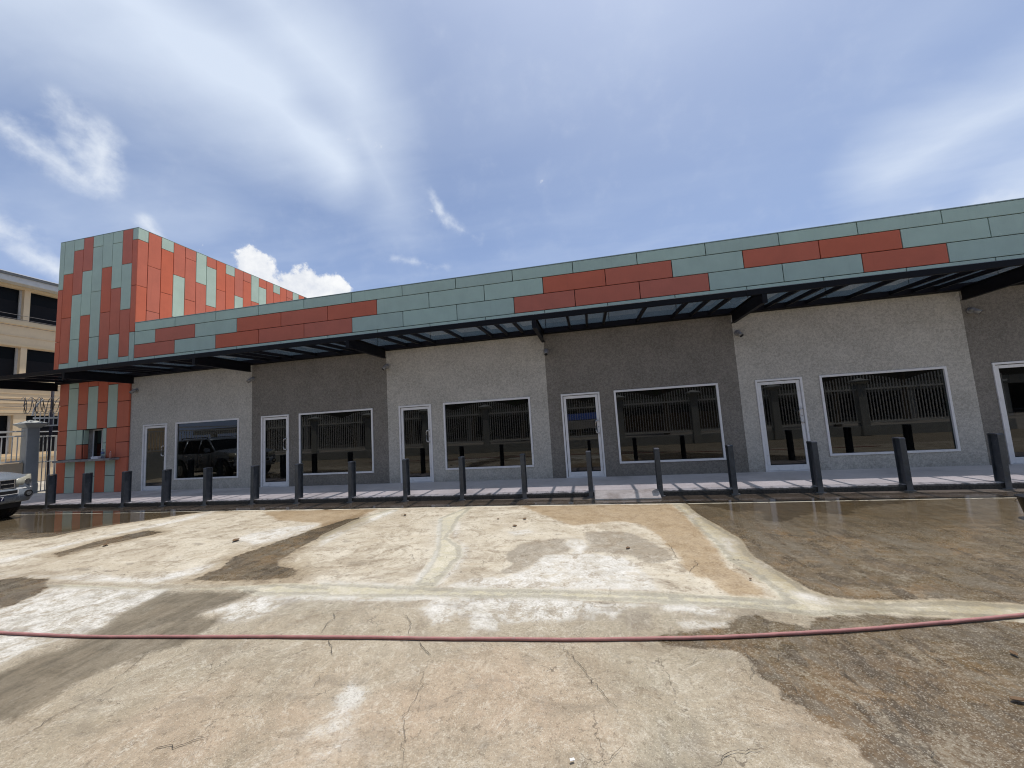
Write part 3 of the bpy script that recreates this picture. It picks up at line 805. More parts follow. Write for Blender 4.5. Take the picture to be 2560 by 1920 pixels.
[(6.72,-6.42),(7.54,-6.38),(8.41,-6.38),(9.97,-6.39),(10.24,-6.41),(10.81,-6.32),(11.55,-6.17),(12.52,-6.28),(12.64,-6.46),(12.2,-6.45),(11.43,-6.48),(11.09,-6.36),(10.27,-6.43),(8.56,-6.47),(7.9,-6.55),(7.13,-6.6)],
[(11.93,-6.12),(12.56,-6.15),(13.04,-6.17),(13.35,-6.19),(14.54,-6.16),(15.66,-6.17),(15.61,-6.39),(14.56,-6.37),(13.44,-6.42),(12.22,-6.49)],
[(12.48,-2.54),(12.6,-2.6),(12.63,-3.47),(12.76,-4.09),(12.82,-4.53),(13.15,-4.9),(13.31,-5.28),(13.3,-5.56),(13.31,-5.9),(13.32,-6.17),(13.04,-6.16),(12.99,-5.82),(12.94,-5.52),(12.82,-5.04),(12.66,-4.61),(12.21,-3.46),(12.35,-2.97)],
[(16.28,-2.6),(16.33,-3.52),(16.31,-4.23),(16.36,-4.8),(16.32,-5.31),(16.42,-5.71),(16.46,-6.05),(16.46,-6.24),(16.1,-6.2),(15.95,-6.18),(15.52,-6.19),(15.48,-6.4),(15.88,-6.4),(16.25,-6.43),(16.57,-6.51),(17.07,-6.42),(17.49,-6.44),(17.89,-6.48),(18.34,-6.46),(18.61,-6.2),(18.14,-6.2),(17.71,-6.16),(17.08,-6.23),(16.86,-6.18),(16.76,-6.06),(16.75,-5.89),(16.68,-5.53),(16.63,-5.2),(16.71,-4.6),(16.64,-4.08),(16.55,-3.32),(16.53,-2.62)],
[(10.94,-4.27),(11.08,-2.74),(10.86,-2.53),(10.58,-3.51),(10.63,-4.48),(10.8,-4.69)],
],
'puddle':[
[(3.87,-4.29),(4.66,-4.21),(4.83,-3.65),(5.42,-3.31),(5.62,-2.99),(5.81,-2.66),(5.58,-2.4),(3.61,-2.28),(2.15,-2.41),(1.22,-2.53),(0.16,-2.48)],
[(15.82,-1.85),(17.42,-2.17),(18.19,-2.32),(19.4,-2.44),(20.57,-2.45),(19.94,-2.68),(18.87,-3.12),(18.51,-3.56),(18.22,-3.3),(17.52,-3.84),(17.38,-3.75),(17.49,-3.15),(17.1,-3.29),(16.98,-2.94),(16.49,-2.45)],
],
'pud2':[
[(17.43,-3.75),(18.53,-3.51),(17.73,-4.96),(17.63,-4.96),(17.48,-4.67),(17.24,-4.47)],
],
}
CRACKS=[
(8,[(12.56,-6.75),(12.66,-6.86),(12.65,-6.93),(12.68,-7.02),(12.7,-7.08)]),
(9,[(12.83,-7.16),(12.91,-7.25),(12.96,-7.31),(13.01,-7.35)]),
(9,[(12.57,-8.24),(12.58,-8.21),(12.63,-8.18),(12.67,-8.19),(12.71,-8.16),(12.76,-8.13),(12.82,-8.1)]),
(6,[(11.68,-8.34),(11.67,-8.2),(11.63,-8.09),(11.68,-8.0),(11.7,-7.91),(11.7,-7.73)]),
(5,[(11.77,-7.68),(11.77,-7.55),(11.77,-7.4),(11.81,-7.27),(11.84,-7.15),(11.84,-7.02)]),
(5,[(13.11,-7.7),(13.09,-7.64),(13.1,-7.61),(13.07,-7.55)]),
(3,[(12.52,-7.93),(12.55,-7.87),(12.61,-7.82),(12.65,-7.77)]),
(5,[(11.6,-7.8),(11.56,-7.66),(11.48,-7.51),(11.43,-7.43)]),
(6,[(13.23,-6.71),(13.32,-6.8),(13.39,-6.87),(13.43,-6.99),(13.48,-7.06)]),
(8,[(13.57,-7.11),(13.65,-7.2),(13.71,-7.25),(13.76,-7.29)]),
(4,[(13.76,-7.31),(13.77,-7.44),(13.81,-7.58),(13.83,-7.68),(13.83,-7.75),(13.83,-7.83),(13.86,-7.91),(13.9,-7.97),(13.9,-8.01),(13.96,-8.09),(14.01,-8.19)]),
(6,[(14.62,-7.0),(14.68,-7.12),(14.74,-7.19),(14.8,-7.28),(14.85,-7.37),(14.9,-7.46),(14.94,-7.53),(14.99,-7.62),(15.03,-7.69)]),
(4,[(13.81,-7.2),(13.89,-7.22),(13.93,-7.22)]),
(8,[(12.59,-5.24),(12.66,-5.36),(12.73,-5.44)]),
(4,[(14.93,-8.01),(14.95,-7.97),(14.99,-7.93),(15.03,-7.87)]),
(5,[(13.29,-6.47),(13.28,-6.55),(13.25,-6.59)]),
(5,[(12.88,-6.63),(12.95,-6.7)]),
(8,[(15.99,-5.34),(15.98,-5.49),(15.9,-5.61),(15.84,-5.74)]),
(8,[(15.82,-4.8),(15.82,-5.16),(15.82,-5.32)]),
(5,[(15.88,-7.16),(15.85,-7.24),(15.81,-7.32)]),
(4,[(15.45,-7.23),(15.52,-7.19),(15.58,-7.13)]),
(6,[(15.43,-7.94),(15.48,-7.89),(15.53,-7.86),(15.59,-7.85),(15.67,-7.82)]),
(6,[(16.1,-7.02),(16.04,-7.1),(16.02,-7.14)]),
(4,[(16.35,-6.89),(16.27,-6.95),(16.19,-7.01),(16.14,-7.03)]),
(5,[(16.48,-6.75),(16.46,-6.83),(16.46,-6.92)]),
(5,[(16.37,-7.01),(16.38,-7.12),(16.37,-7.21),(16.38,-7.3),(16.39,-7.34)]),
(5,[(16.9,-7.05),(16.94,-7.09),(16.96,-7.18),(17.0,-7.22),(17.04,-7.28),(17.05,-7.36),(17.03,-7.43)]),
(4,[(16.41,-7.71),(16.39,-7.77),(16.38,-7.83)]),
(5,[(16.03,-7.32),(16.02,-7.42)]),
(5,[(16.45,-7.47),(16.48,-7.5),(16.52,-7.52),(16.56,-7.54)]),
]



def sdf_polys(X, Y, polys):
    best = np.full(X.shape, 9.0)
    for poly in polys:
        P = np.array(poly, float); Q = np.roll(P, -1, 0)
        x0, y0 = P.min(0) - 0.6; x1, y1 = P.max(0) + 0.6
        sel = (X > x0) & (X < x1) & (Y > y0) & (Y < y1)
        px, py = X[sel], Y[sel]
        d2 = np.full(px.shape, 1e9); ins = np.zeros(px.shape, bool)
        for (ax, ay), (bx, by) in zip(P, Q):
            ex, ey = bx - ax, by - ay
            tt = np.clip(((px - ax) * ex + (py - ay) * ey) / (ex * ex + ey * ey + 1e-12), 0, 1)
            d2 = np.minimum(d2, (px - ax - tt * ex) ** 2 + (py - ay - tt * ey) ** 2)
            if ay != by:
                c = ((ay > py) != (by > py)) & (px < (bx - ax) * (py - ay) / (by - ay) + ax)
                ins ^= c
        d = np.sqrt(d2); d[ins] *= -1
        best[sel] = np.minimum(best[sel], d)
    return np.clip(best, -1.0, 1.0)


def build_lot():
    ys = [-1.905]
    while ys[-1] > -10.6:
        ys.append(ys[-1] - (0.024 + 0.045 * max(0, (ys[-1] + 8.6)) / 6.7))
    xs = [-5.0]
    while xs[-1] < 33.0:
        d = abs(xs[-1] - 14.0)
        xs.append(xs[-1] + (0.030 if d < 3.0 else 0.030 + 0.05 * min(1, (d - 3.0) / 5)))
    xs = np.array(xs); ys = np.array(ys)
    nx, ny = len(xs), len(ys)
    X, Y = np.meshgrid(xs, ys)
    co = np.zeros((nx * ny, 3), np.float32); co[:, 0] = X.ravel(); co[:, 1] = Y.ravel()
    # very slight unevenness of the old slabs
    co[:, 2] = (0.004 * np.sin(co[:, 0] * 0.9 + 1.3 * np.sin(co[:, 1] * 0.7)) * np.cos(co[:, 1] * 1.1)) - 0.002
    idx = np.arange(nx * ny).reshape(ny, nx)
    quads = np.stack([idx[:-1, :-1], idx[1:, :-1], idx[1:, 1:], idx[:-1, 1:]], -1).reshape(-1, 4)
    me = bpy.data.meshes.new('parking_lot')
    me.vertices.add(len(co)); me.vertices.foreach_set('co', co.ravel())
    me.loops.add(quads.size); me.loops.foreach_set('vertex_index', quads.ravel().astype(np.int32))
    me.polygons.add(len(quads)); me.polygons.foreach_set('loop_start', np.arange(0, quads.size, 4, dtype=np.int32))
    me.update(calc_edges=True)
    me.polygons.foreach_set('use_smooth', np.ones(len(quads), bool))
    x, y = co[:, 0].astype(float), co[:, 1].astype(float)
    for k in ('wet', 'wetgrey', 'orange', 'grey', 'white', 'band', 'puddle', 'pud2'):
        a = me.attributes.new(k, 'FLOAT', 'POINT'); a.data.foreach_set('value', sdf_polys(x, y, POLYS[k]).astype(np.float32))
    # line between the upper slabs and the foreground slab
    jx = np.array([-5, 5.0, 9.0, 12.2, 13.5, 14.6, 15.6, 16.4, 17.5, 20, 33]); jy = np.array([-6.45, -6.35, -6.3, -6.23, -6.2, -6.17, -6.15, -6.3, -6.45, -6.4, -6.4])
    jd = np.interp(x, jx, jy) - y
    a = me.attributes.new('joint', 'FLOAT', 'POINT'); a.data.foreach_set('value', jd.astype(np.float32))
    pk = np.full(x.shape, 1.0)
    for cx, cy, r in ((14.0, -7.75, .42), (14.3, -7.5, .4), (14.5, -7.7, .38), (12.6, -8.1, .35), (13.5, -8.1, .3), (16.3, -7.55, .42), (16.7, -7.1, .3), (13.1, -7.9, .25)):
        pk = np.minimum(pk, np.hypot(x - cx, (y - cy) * 1.2) - r)
    a = me.attributes.new('pink', 'FLOAT', 'POINT'); a.data.foreach_set('value', pk.astype(np.float32))
    me.materials.append(MT_GROUND)
    o = bpy.data.objects.new('parking_lot', me); COL.objects.link(o)
    return struct(o)


lot = build_lot()
g = MB(); g.quad((-400, -400, -0.03), (400, -400, -0.03), (400, 400, -0.03), (-400, 400, -0.03))
struct(g.build('ground', MT_STREET))

# cracks: narrow jagged dark seams lying in the slab
cb = MB()
for w_, pts in CRACKS:
    P = [Vector((a, b, 0)) for a, b in pts]
    fine = []
    for a, b in zip(P[:-1], P[1:]):
        n = max(2, int((b - a).length / 0.025))
        nrm = (b - a).normalized().cross(Vector((0, 0, 1)))
        for k in range(n):
            fine.append(a.lerp(b, k / n) + nrm * random.gauss(0, 0.0065))
    fine.append(P[-1])
    n = len(fine)
    for k in range(n - 1):
        d = (fine[k + 1] - fine[k])
        if d.length < 1e-5: continue
        nr = d.normalized().cross(Vector((0, 0, 1)))

        def wid(j):
            tt = j / (n - 1)
            return w_ * 0.00058 * (0.25 + 0.75 * min(1, 5 * tt, 5 * (1 - tt))) * (0.35 + 0.5 * abs(math.sin(j * 1.7 + w_)) + 0.25 * abs(math.sin(j * .61)))
        h = 0.0075
        a, b = fine[k], fine[k + 1]
        w0, w1 = wid(k) * .5, wid(k + 1) * .5
        cb.quad((a.x - nr.x * w0, a.y - nr.y * w0, h), (a.x + nr.x * w0, a.y + nr.y * w0, h), (b.x + nr.x * w1, b.y + nr.y * w1, h), (b.x - nr.x * w1, b.y - nr.y * w1, h))
ck = cb.build('crack', MT_CRACK, lot)
stuff(ck)

# sidewalk, kerb, ramp
s = MB(); s.box(-5.2, 33, -1.70, 0.30, -0.05, 0.100); struct(s.build('sidewalk', MT_SIDE))
kr = MB()
rings = []
for i in range(0, 400):
    x = -5.2 + 38.2 * i / 399
    e = 0.012 * math.sin(x * 1.9) + random.uniform(-.004, .004)
    t_ = random.uniform(-.003, .003)
    rings.append([(x, -1.70, -0.05), (x, -1.905 + e, -0.05), (x, -1.90 + e, 0.07), (x, -1.885 + e, 0.095 + t_), (x, -1.86, 0.103 + t_), (x, -1.70, 0.1025)])
kr.loft(rings, True); struct(kr.build('kerb', MT_KERB))
rp = MB()
rp.loft([[(x, -1.80, 0.0), (x, -2.20 + e, 0.0), (x, -2.195 + e, 0.022), (x, -2.02, 0.075), (x, -1.88, 0.112), (x, -1.80, 0.113)] for x, e in ((14.96, 0.01), (15.3, -.008), (15.7, .006), (16.0, -.01), (16.2, .01))], True)
struct(rp.build('kerb_ramp', MT_RAMP))

# ================================================================== SHOP BUILDING
X_END = 32.45
BAY = 4.635
X0 = 0.03
shop = empty('shop_building', (X0, 0, 0), 'long low shop row, light and dark grey stucco bays under a red and green parapet', 'building')
shop.location = (14, 3, 0)


def wall_with_holes(x0, x1, z0, z1, y, th, holes):
    b = MB()
    xs = sorted({x0, x1} | {h[0] for h in holes} | {h[1] for h in holes})
    zs = sorted({z0, z1} | {h[2] for h in holes} | {h[3] for h in holes})

    def hole(cx, cz): return any(h[0] < cx < h[1] and h[2] < cz < h[3] for h in holes)
    for a, c in zip(xs[:-1], xs[1:]):
        for d, e in zip(zs[:-1], zs[1:]):
            if not hole((a + c) / 2, (d + e) / 2):
                b.quad((a, y, d), (c, y, d), (c, y, e), (a, y, e))
                b.quad((a, y + th, d), (a, y + th, e), (c, y + th, e), (c, y + th, d))
    for hx0, hx1, hz0, hz1 in holes + [(x0, x1, z0, z1)]:
        b.quad((hx0, y, hz0), (hx0, y + th, hz0), (hx0, y + th, hz1), (hx0, y, hz1))
        b.quad((hx1, y, hz0), (hx1, y, hz1), (hx1, y + th, hz1), (hx1, y + th, hz0))
        b.quad((hx0, y, hz1), (hx0, y + th, hz1), (hx1, y + th, hz1), (hx1, y, hz1))
        b.quad((hx0, y, hz0), (hx1, y, hz0), (hx1, y + th, hz0), (hx0, y + th, hz0))
    return b


YW = 0.06
DW, DZ = 1.0, 2.262


def frame_box(b, x0, x1, z0, z1, w, y0, y1, wb=None):
    wb = w if wb is None else wb
    b.box(x0, x0 + w, y0, y1, z0, z1); b.box(x1 - w, x1, y0, y1, z0, z1)
    b.box(x0 + w, x1 - w, y0, y1, z1 - w, z1); b.box(x0 + w, x1 - w, y0, y1, z0, z0 + wb)


n_bay = 7
for k in range(n_bay):
    xa, xb = X0 + BAY * k, X0 + BAY * (k + 1)
    if k == 0: xa = -0.20
    dx0 = X0 + BAY * k + 0.345
    wx0 = dx0 + 1.35; wx1 = wx0 + 2.47
    door_h = (dx0, dx0 + DW, 0.10, DZ)
    win_h = (wx0, wx1, 0.41, DZ)
    wb_ = wall_with_holes(xa, xb, 0.098, 4.10, YW, 0.20, [door_h, win_h])
    w_ = wb_.build('wall', MT_WL if k % 2 == 0 else MT_WD, shop)
    w_['label'] = 'light grey stucco bay' if k % 2 == 0 else 'dark grey stucco bay'
    # door
    b = MB(); frame_box(b, dx0 + .003, dx0 + DW - .003, 0.101, DZ - .003, 0.045, YW - 0.022, YW + 0.10, 0.012)
    door = b.build('door', MT_WHITE, shop, bevel=.003)
    b = MB(); L0, L1 = dx0 + 0.060, dx0 + DW - 0.054
    frame_box(b, L0, L1, 0.118, DZ - 0.062, 0.068, YW + 0.012, YW + 0.055, 0.125)
    b.build('door_leaf', MT_WHITE, door, bevel=.004)
    b = MB(); b.box(L0 + .066, L1 - .066, YW + 0.030, YW + 0.038, 0.24, DZ - 0.126); b.build('pane', MT_GLASS, door)
    b = MB()
    hx = L1 - 0.034
    for side in (-1, 1):
        y0 = YW + (0.010 if side < 0 else 0.057)
        yy = y0 + side * 0.055
        b.tube([(hx, y0, 1.205), (hx, yy, 1.205), (hx - 0.055, yy, 1.215), (hx - 0.075, yy, 1.26), (hx - 0.075, yy, 1.47), (hx - 0.055, yy, 1.515), (hx, yy, 1.525), (hx, y0, 1.525)], 0.0165, 8)
    b.build('handle', MT_CHROME, door, True)
    b = MB(); rr = [(0.016, 0), (0.016, .008), (0.008, .010)]
    b.tube([(hx, YW + .012, 1.36), (hx, YW + .002, 1.36)], 0.016, 10); b.build('lock', MT_CHROME, door, True)
    # window
    b = MB(); frame_box(b, wx0 + .003, wx1 - .003, 0.413, DZ - .003, 0.048, YW - 0.024, YW + 0.06)
    win = b.build('window', MT_WHITE, shop, bevel=.003)
    b = MB(); b.box(wx0 + .045, wx1 - .045, YW + 0.018, YW + 0.026, 0.455, DZ - .045); b.build('pane', MT_GLASS, win)
    # dim room behind
    b = MB(); ya, yb2 = YW + 0.215, 4.6
    for q in (((xa + .02, yb2, 0.1), (xb - .02, yb2, 0.1), (xb - .02, yb2, 3.6), (xa + .02, yb2, 3.6)),
              ((xa + .02, ya, 0.1), (xb - .02, ya, 0.1), (xb - .02, yb2, 0.1), (xa + .02, yb2, 0.1)),
              ((xa + .02, ya, 3.6), (xa + .02, yb2, 3.6), (xb - .02, yb2, 3.6), (xb - .02, ya, 3.6)),
              ((xa + .02, ya, 0.1), (xa + .02, yb2, 0.1), (xa + .02, yb2, 3.6), (xa + .02, ya, 3.6)),
              ((xb - .02, ya, 0.1), (xb - .02, ya, 3.6), (xb - .02, yb2, 3.6), (xb - .02, yb2, 0.1))):
        b.quad(*q)
    b.build('room_lining', MT_INT, shop)

# parapet, roof
b = MB(); b.box(-0.068, X_END, 0.032, 0.22, 4.055, 5.765); b.build('parapet_wall', MT_BACK, shop)
b = MB(); b.box(-0.068, X_END, 0.28, 9.0, 4.9, 5.1); b.build('roof', MT_SIDE, shop)
b = MB(); b.box(-0.21, X_END, 8.6, 8.8, 0.0, 4.9); b.box(X_END - .2, X_END, .3, 8.6, 0, 4.9); b.build('rear_wall', MT_WL, shop)
b = MB(); b.box(-0.068, X_END, -0.006, 0.25, 5.783, 5.803); b.build('coping', simple('green_coping', (0.30, 0.38, 0.34), 0.45), shop)

PANEL_CACHE = {}
GAP = 0.018


def panel(parent, kind, axis, a0, a1, z0, z1, face, th=0.028, name='cladding_panel'):
    """one cladding board; axis 'x' (faces -y at y=face) or 'y' (faces +x at x=face)"""
    w, h = round(a1 - a0 - GAP, 3), round(z1 - z0 - GAP, 3)
    key = (kind, axis, w, h, th)
    if key not in PANEL_CACHE:
        b = MB()
        c = 0.003
        if axis == 'x':
            r = [[(-w / 2 + i, yy, -h / 2 + i), (w / 2 - i, yy, -h / 2 + i), (w / 2 - i, yy, h / 2 - i), (-w / 2 + i, yy, h / 2 - i)] for yy, i in ((th, 0), (c, 0), (0, c))]
        else:
            r = [[(xx, -w / 2 + i, -h / 2 + i), (xx, w / 2 - i, -h / 2 + i), (xx, w / 2 - i, h / 2 - i), (xx, -w / 2 + i, h / 2 - i)] for xx, i in ((-th, 0), (-c, 0), (0, c))]
        b.loft(r, True)
        PANEL_CACHE[key] = b.mesh(name, MT_GREEN if kind == 'G' else MT_RED)
    j = random.uniform(-.0012, .0012)
    loc = Vector(((a0 + a1) / 2, face + j, (z0 + z1) / 2)) if axis == 'x' else Vector((face + j, (a0 + a1) / 2, (z0 + z1) / 2))
    return link_mesh(name, PANEL_CACHE[key], parent, loc - world_loc(parent))


PW = 1.65
Z1, Z2, Z3, Z4, ZB = 5.783, 5.470, 5.013, 4.557, 4.052
red2 = {1, 3, 4, 5, 9, 10, 12, 13}; red3 = {0, 2, 3, 4, 8, 9, 10, 13}


def row(z0, z1, off, reds):
    n = 0
    a = -0.062
    edges = [a] + [off + PW * i for i in range(0, 30) if a + 0.3 < off + PW * i < X_END - .3] + [X_END]
    for i in range(len(edges) - 1):
        panel(shop, 'R' if i in reds else 'G', 'x', edges[i], edges[i + 1], z0, z1, 0.0)


row(Z2, Z1, 0.0, set())
row(Z3, Z2, 0.825, red2)
row(Z4, Z3, 0.0, red3 | {})if False else row(Z4, Z3, 0.0, red3)
row(ZB, Z4, 0.825, set())

# ================================================================== TOWER
TX0, TX1 = -3.74, -0.07
tower = empty('clad_tower', (-1.9, 4, 0), 'tall block clad in vertical red and green panels at the end of the shop row', 'building')
b = MB(); b.box(TX0 + .02, TX1 - .031, 0.032, 8.6, 4.02, 9.215); b.build('upper_wall', MT_BACK, tower)
LX0, LX1 = -3.36, -0.185
OX0, OX1, OZ0, OZ1 = -2.21, -1.29, 1.235, 2.235
bb = wall_with_holes(LX0 + .01, LX1 - .031, 0.098, 4.02, 0.032, 0.14, [(OX0, OX1, OZ0, OZ1)])
bb.build('lower_wall', MT_BACK, tower)
b = MB(); b.box(LX0 + .01, LX0 + .12, .172, 8.6, .0, 4.02); b.box(LX1 - .15, LX1 - .031, .172, 8.6, 0, 4.02); b.build('side_wall', MT_BACK, tower)
zt = 9.233
cols = [TX0, -3.50, -3.04, -2.585, -2.13, -1.67, -1.21, -.755, -.305, TX1]
A = [8.81, 7.14, 5.485]; Bz = [7.97, 6.32, 4.655]
spec = [([7.41, 5.47], 'GRR'), (Bz, 'GRRG'), (A, 'GRGG'), (Bz, 'RGRG'), (A, 'GGGG'), (Bz, 'GRRG'), (A, 'GGRG'), (Bz, 'RGRG'), (A, 'GRRG')]
for i, (js, cs) in enumerate(spec):
    zs = [zt] + js + [4.03]
    for q in range(len(cs)):
        panel(tower, cs[q], 'x', cols[i], cols[i + 1], zs[q + 1], zs[q], 0.0)
side = [([8.81, 7.14, 5.485], 'GRR'), (Bz, 'RRR'), (A, 'GRR'), (Bz, 'RGR'), (A, 'RRR'), (Bz, 'GRR'), (A, 'RGR'), (Bz, 'RRR')]
ye = [0.0] + [0.33 + .425 * i for i in range(19)]
for i in range(19):
    js, cs = side[i] if i < 8 else side[2 + (i - 2) % 6]
    zs = [zt, js[0], js[1], js[2] if i % 2 == 0 else 5.2]
    for q in range(3):
        z0 = max(zs[q + 1], 5.15)
        panel(tower, cs[q], 'y', ye[i] + (0.0 if i else 0.0), ye[i + 1], z0, zs[q], TX1)
b = MB(); b.box(TX0, TX1, 0.0, 8.6, zt, zt + .018); b.build('coping', bpy.data.materials['green_coping'], tower)
# lower cladding
lc = [LX0, -2.93, -2.48, -2.03, -1.58, -1.13, -.70, LX1]
CZ = 1.235


def lp(kind, i, z0, z1, x0=None, x1=None): panel(tower, kind, 'x', lc[i] if x0 is None else x0, lc[i + 1] if x1 is None else x1, z0, z1, 0.0)


for z0, z1 in ((3.13, 4.02), (2.245, 3.13), (1.745, 2.245), (CZ, 1.745), (.10, CZ)): lp('R', 0, z0, z1)
for z0, z1 in ((3.713, 4.02), (2.245, 3.713), (CZ, 2.245), (.642, CZ), (.10, .642)): lp('G', 1, z0, z1)
lp('R', 2, 3.13, 4.02); lp('R', 2, 2.245, 3.13); lp('G', 2, 1.735, 2.245, None, OX0); lp('R', 2, CZ, 1.735, None, OX0); lp('R', 2, .10, CZ)
lp('R', 3, 3.725, 4.02); lp('G', 3, 2.245, 3.725); lp('G', 3, .645, CZ); lp('G', 3, .10, .645)
lp('R', 4, 3.135, 4.02); lp('R', 4, 2.245, 3.135); lp('G', 4, 1.745, 2.245, OX1, None); lp('G', 4, CZ, 1.745, OX1, None); lp('R', 4, .10, CZ)
lp('R', 5, 3.725, 4.02); lp('G', 5, 2.245, 3.725); lp('R', 5, CZ, 2.245); lp('G', 5, .648, CZ); lp('G', 5, .10, .648)
for z0, z1 in ((3.12, 4.02), (2.24, 3.12), (1.74, 2.24), (CZ, 1.74), (.10, CZ)): lp('R', 6, z0, z1)
for z0, z1 in ((3.12, 4.02), (2.24, 3.12), (1.74, 2.24), (CZ, 1.74), (.10, CZ)): panel(tower, 'R', 'y', 0.0, 0.062, z0, z1, LX1)
# window reveal: cladding returns, then plaster, then window
panel(tower, 'G', 'y', 0.03, 0.17, 1.735, OZ1, OX0 + .028); panel(tower, 'R', 'y', 0.03, 0.17, OZ0, 1.735, OX0 + .028)
b = MB(); b.box(OX0 - .02, OX0 + .04, .172, .30, OZ0, OZ1); b.box(OX1 - .02, OX1 + .04, .172, .30, OZ0, OZ1); b.box(OX0, OX1, .10, .30, OZ1, OZ1 + .05); b.box(OX0 + .04, OX1 - .02, .172, .30, OZ0 - .04, OZ0)
b.build('window_reveal', MT_COUNTER, tower)
b = MB(); frame_box(b, OX0 + .042, OX1 - .022, OZ0 + .002, OZ1 - .002, .035, .27, .31); b.box(-1.76, -1.72, .262, .30, OZ0 + .037, OZ1 - .037)
kwin = b.build('window', MT_WHITE, tower, bevel=.002)
b = MB(); b.box(OX0 + .07, OX1 - .05, .286, .292, OZ0 + .03, OZ1 - .03); b.build('pane', MT_GLASS, kwin)
b = MB(); b.box(-2.9, -.6, .40, 3.4, .3, 3.2); b.build('room_lining', MT_INT, tower)
b = MB(); b.box(-3.02, -.50, -.285, -.002, 1.165, 1.232); b.build('counter', MT_COUNTER, tower, bevel=.006)

# things on the counter
b = MB(); b.box(-1.37, -1.07, -.24, -.05, 1.233, 1.283); b.box(-1.375, -1.065, -.245, -.045, 1.285, 1.312)
tag(b.build('foam_box', MT_FOAM, None, bevel=.008, seg=2), 'white foam food box lying on the concrete counter', 'box')


def bottle(x, y, h, r, body, cap, label, cat='bottle', lab=None):
    t_ = empty('bottle', (x, y, 1.233), label, cat)
    b = MB(); b.lathe([(r * .8, 0), (r, .01), (r, h * .55), (r * .94, h * .6), (r, h * .66), (r * .75, h * .8), (r * .30, h * .90), (r * .30, h * .94)], 18, (0, 0, 0)); b.build('bottle_body', body, t_, True, local=True)
    b = MB(); b.lathe([(r * .36, h * .94), (r * .36, h)], 14); b.build('cap', cap, t_, local=True)
    if lab:
        b = MB(); b.lathe([(r * 1.01, h * .50), (r * 1.012, h * .66)], 18); b.build('label_band', lab, t_, True, local=True)
    return t_


bottle(-1.02, -.14, .31, .044, MT_PET, MT_LABEL, 'large clear plastic water bottle beside the foam box on the counter', lab=MT_LABEL)
bottle(-.715, -.12, .22, .034, MT_PINK, MT_FOAM, 'small bottle of pink drink with white cap near the counter end')

# ================================================================== CANOPY
canopy = empty('entrance_canopy', (14, -.9, 3.9), 'long black steel canopy with smoked glass above the shop doors', 'canopy')
YF = -1.76
CX0, CX1 = -3.95, X_END
x = CX0
segs = [CX0, 1.45, 7.05, 12.65, 18.25, 23.9, 29.5, CX1]
for a, c in zip(segs[:-1], segs[1:]):
    b = MB(); b.box(a + .002, c - .002, YF, YF + .06, 3.848, 3.966); b.build('front_beam', MT_STEEL, canopy, bevel=.003)
for a, c in zip([TX0 + .3, X0 + 9.27, X0 + 18.5], [X0 + 9.27, X0 + 18.5, CX1]):
    b = MB(); b.box(a + .002, c - .002, -.10, -.004, 3.905, 4.032); b.box(a + .002, c - .002, -.035, .055, 3.895, 3.903); b.build('rear_beam', MT_STEEL, canopy)
bx = [-3.47, -.02] + [X0 + BAY * i for i in range(1, 8)]
bx[-1] = X_END - .1
for i, x in enumerate(bx):
    b = MB(); w2 = .045
    # I section beam: web and two flanges
    b.box(x - .008, x + .008, YF + .065, -.004, 3.69, 3.945); b.box(x - w2, x + w2, YF + .065, -.004, 3.675, 3.69); b.box(x - w2, x + w2, YF + .065, -.102, 3.945, 3.96)
    b.box(x - w2, x + w2, YF - .004, YF + .063, 3.665, 3.846)
    b.build('bracket', MT_STEEL, canopy)
bars = []
offs = [.73, 1.16, 1.58, 2.42, 3.26, 3.69, 4.12]
bounds = [-4.605, X0] + [X0 + BAY * i for i in range(1, 8)]
for i in range(8):
    for o_ in offs:
        x = bounds[i] + o_
        if x < CX0 + .1 or x > CX1 - .2 or abs(x + 3.47) < .2: continue
        bars.append(x)
bar_mesh = MB().prism([(YF + .062, 3.885), (-.102, 3.945), (-.102, 4.022), (YF + .062, 3.962)], 'x', -.028, .028).mesh('glazing_bar', MT_STEEL)
for x in bars: link_mesh('glazing_bar', bar_mesh, canopy, Vector((x, 0, 0)) - world_loc(canopy))
edges = sorted(bars + bx[:-1] + [CX0, CX1])
for a, c in zip(edges[:-1], edges[1:]):
    b = MB(); b.prism([(YF + .012, 3.968), (-.006, 4.036), (-.006, 4.046), (YF + .012, 3.978)], 'x', a + .006, c - .006); b.build('glass_panel', MT_CGLASS, canopy)

# ================================================================== CAMERAS ON THE WALL
def cctv(x, yaw, label):
    t_ = empty('security_camera', (x, YW, 3.44), label, 'security camera', 'security cameras on the shop wall')
    t_.scale = (1.25, 1.25, 1.25)
    b = MB(); b.tube([(0, 0, 0), (0, -.03, 0)], .055, 16); b.build('base', MT_CAM, t_, True, local=True)
    b = MB()
    for q in range(6): pass
    b.lathe([(.005, -.045), (.035, -.03), (.046, 0), (.035, .03), (.005, .045)], 14, (0, -.055, 0)); b.build('ball_joint', MT_CAM, t_, True, local=True)
    d = Vector((math.sin(yaw) * .8, -.42, -.62)).normalized()
    p0 = Vector((0, -.07, -.005)); p1 = p0 + d * .095
    b = MB(); b.tube([p0, p0 + d * .03, p1], .034, 14, radii=[.028, .040, .040]); b.build('housing', MT_CAM, t_, True, local=True)
    b = MB(); b.tube([p1 - d * .002, p1 + d * .006], .036, 14); b.build('lens', MT_LENS, t_, local=True)
    return t_


cl = ['beside the red clad tower', 'at the first light to dark wall edge from the tower', 'at the second paint edge from the tower', 'at the third paint edge, above the middle door',
      'at the fourth paint edge, left of the last light bay', 'at the far right paint edge, turned to the right']
for i in range(6):
    cctv([.05, 4.71, 9.33, 13.98, 18.66, 23.34][i], [-.9, -.8, -.5, 0.05, .35, .9][i], 'small round grey security camera ' + cl[i])

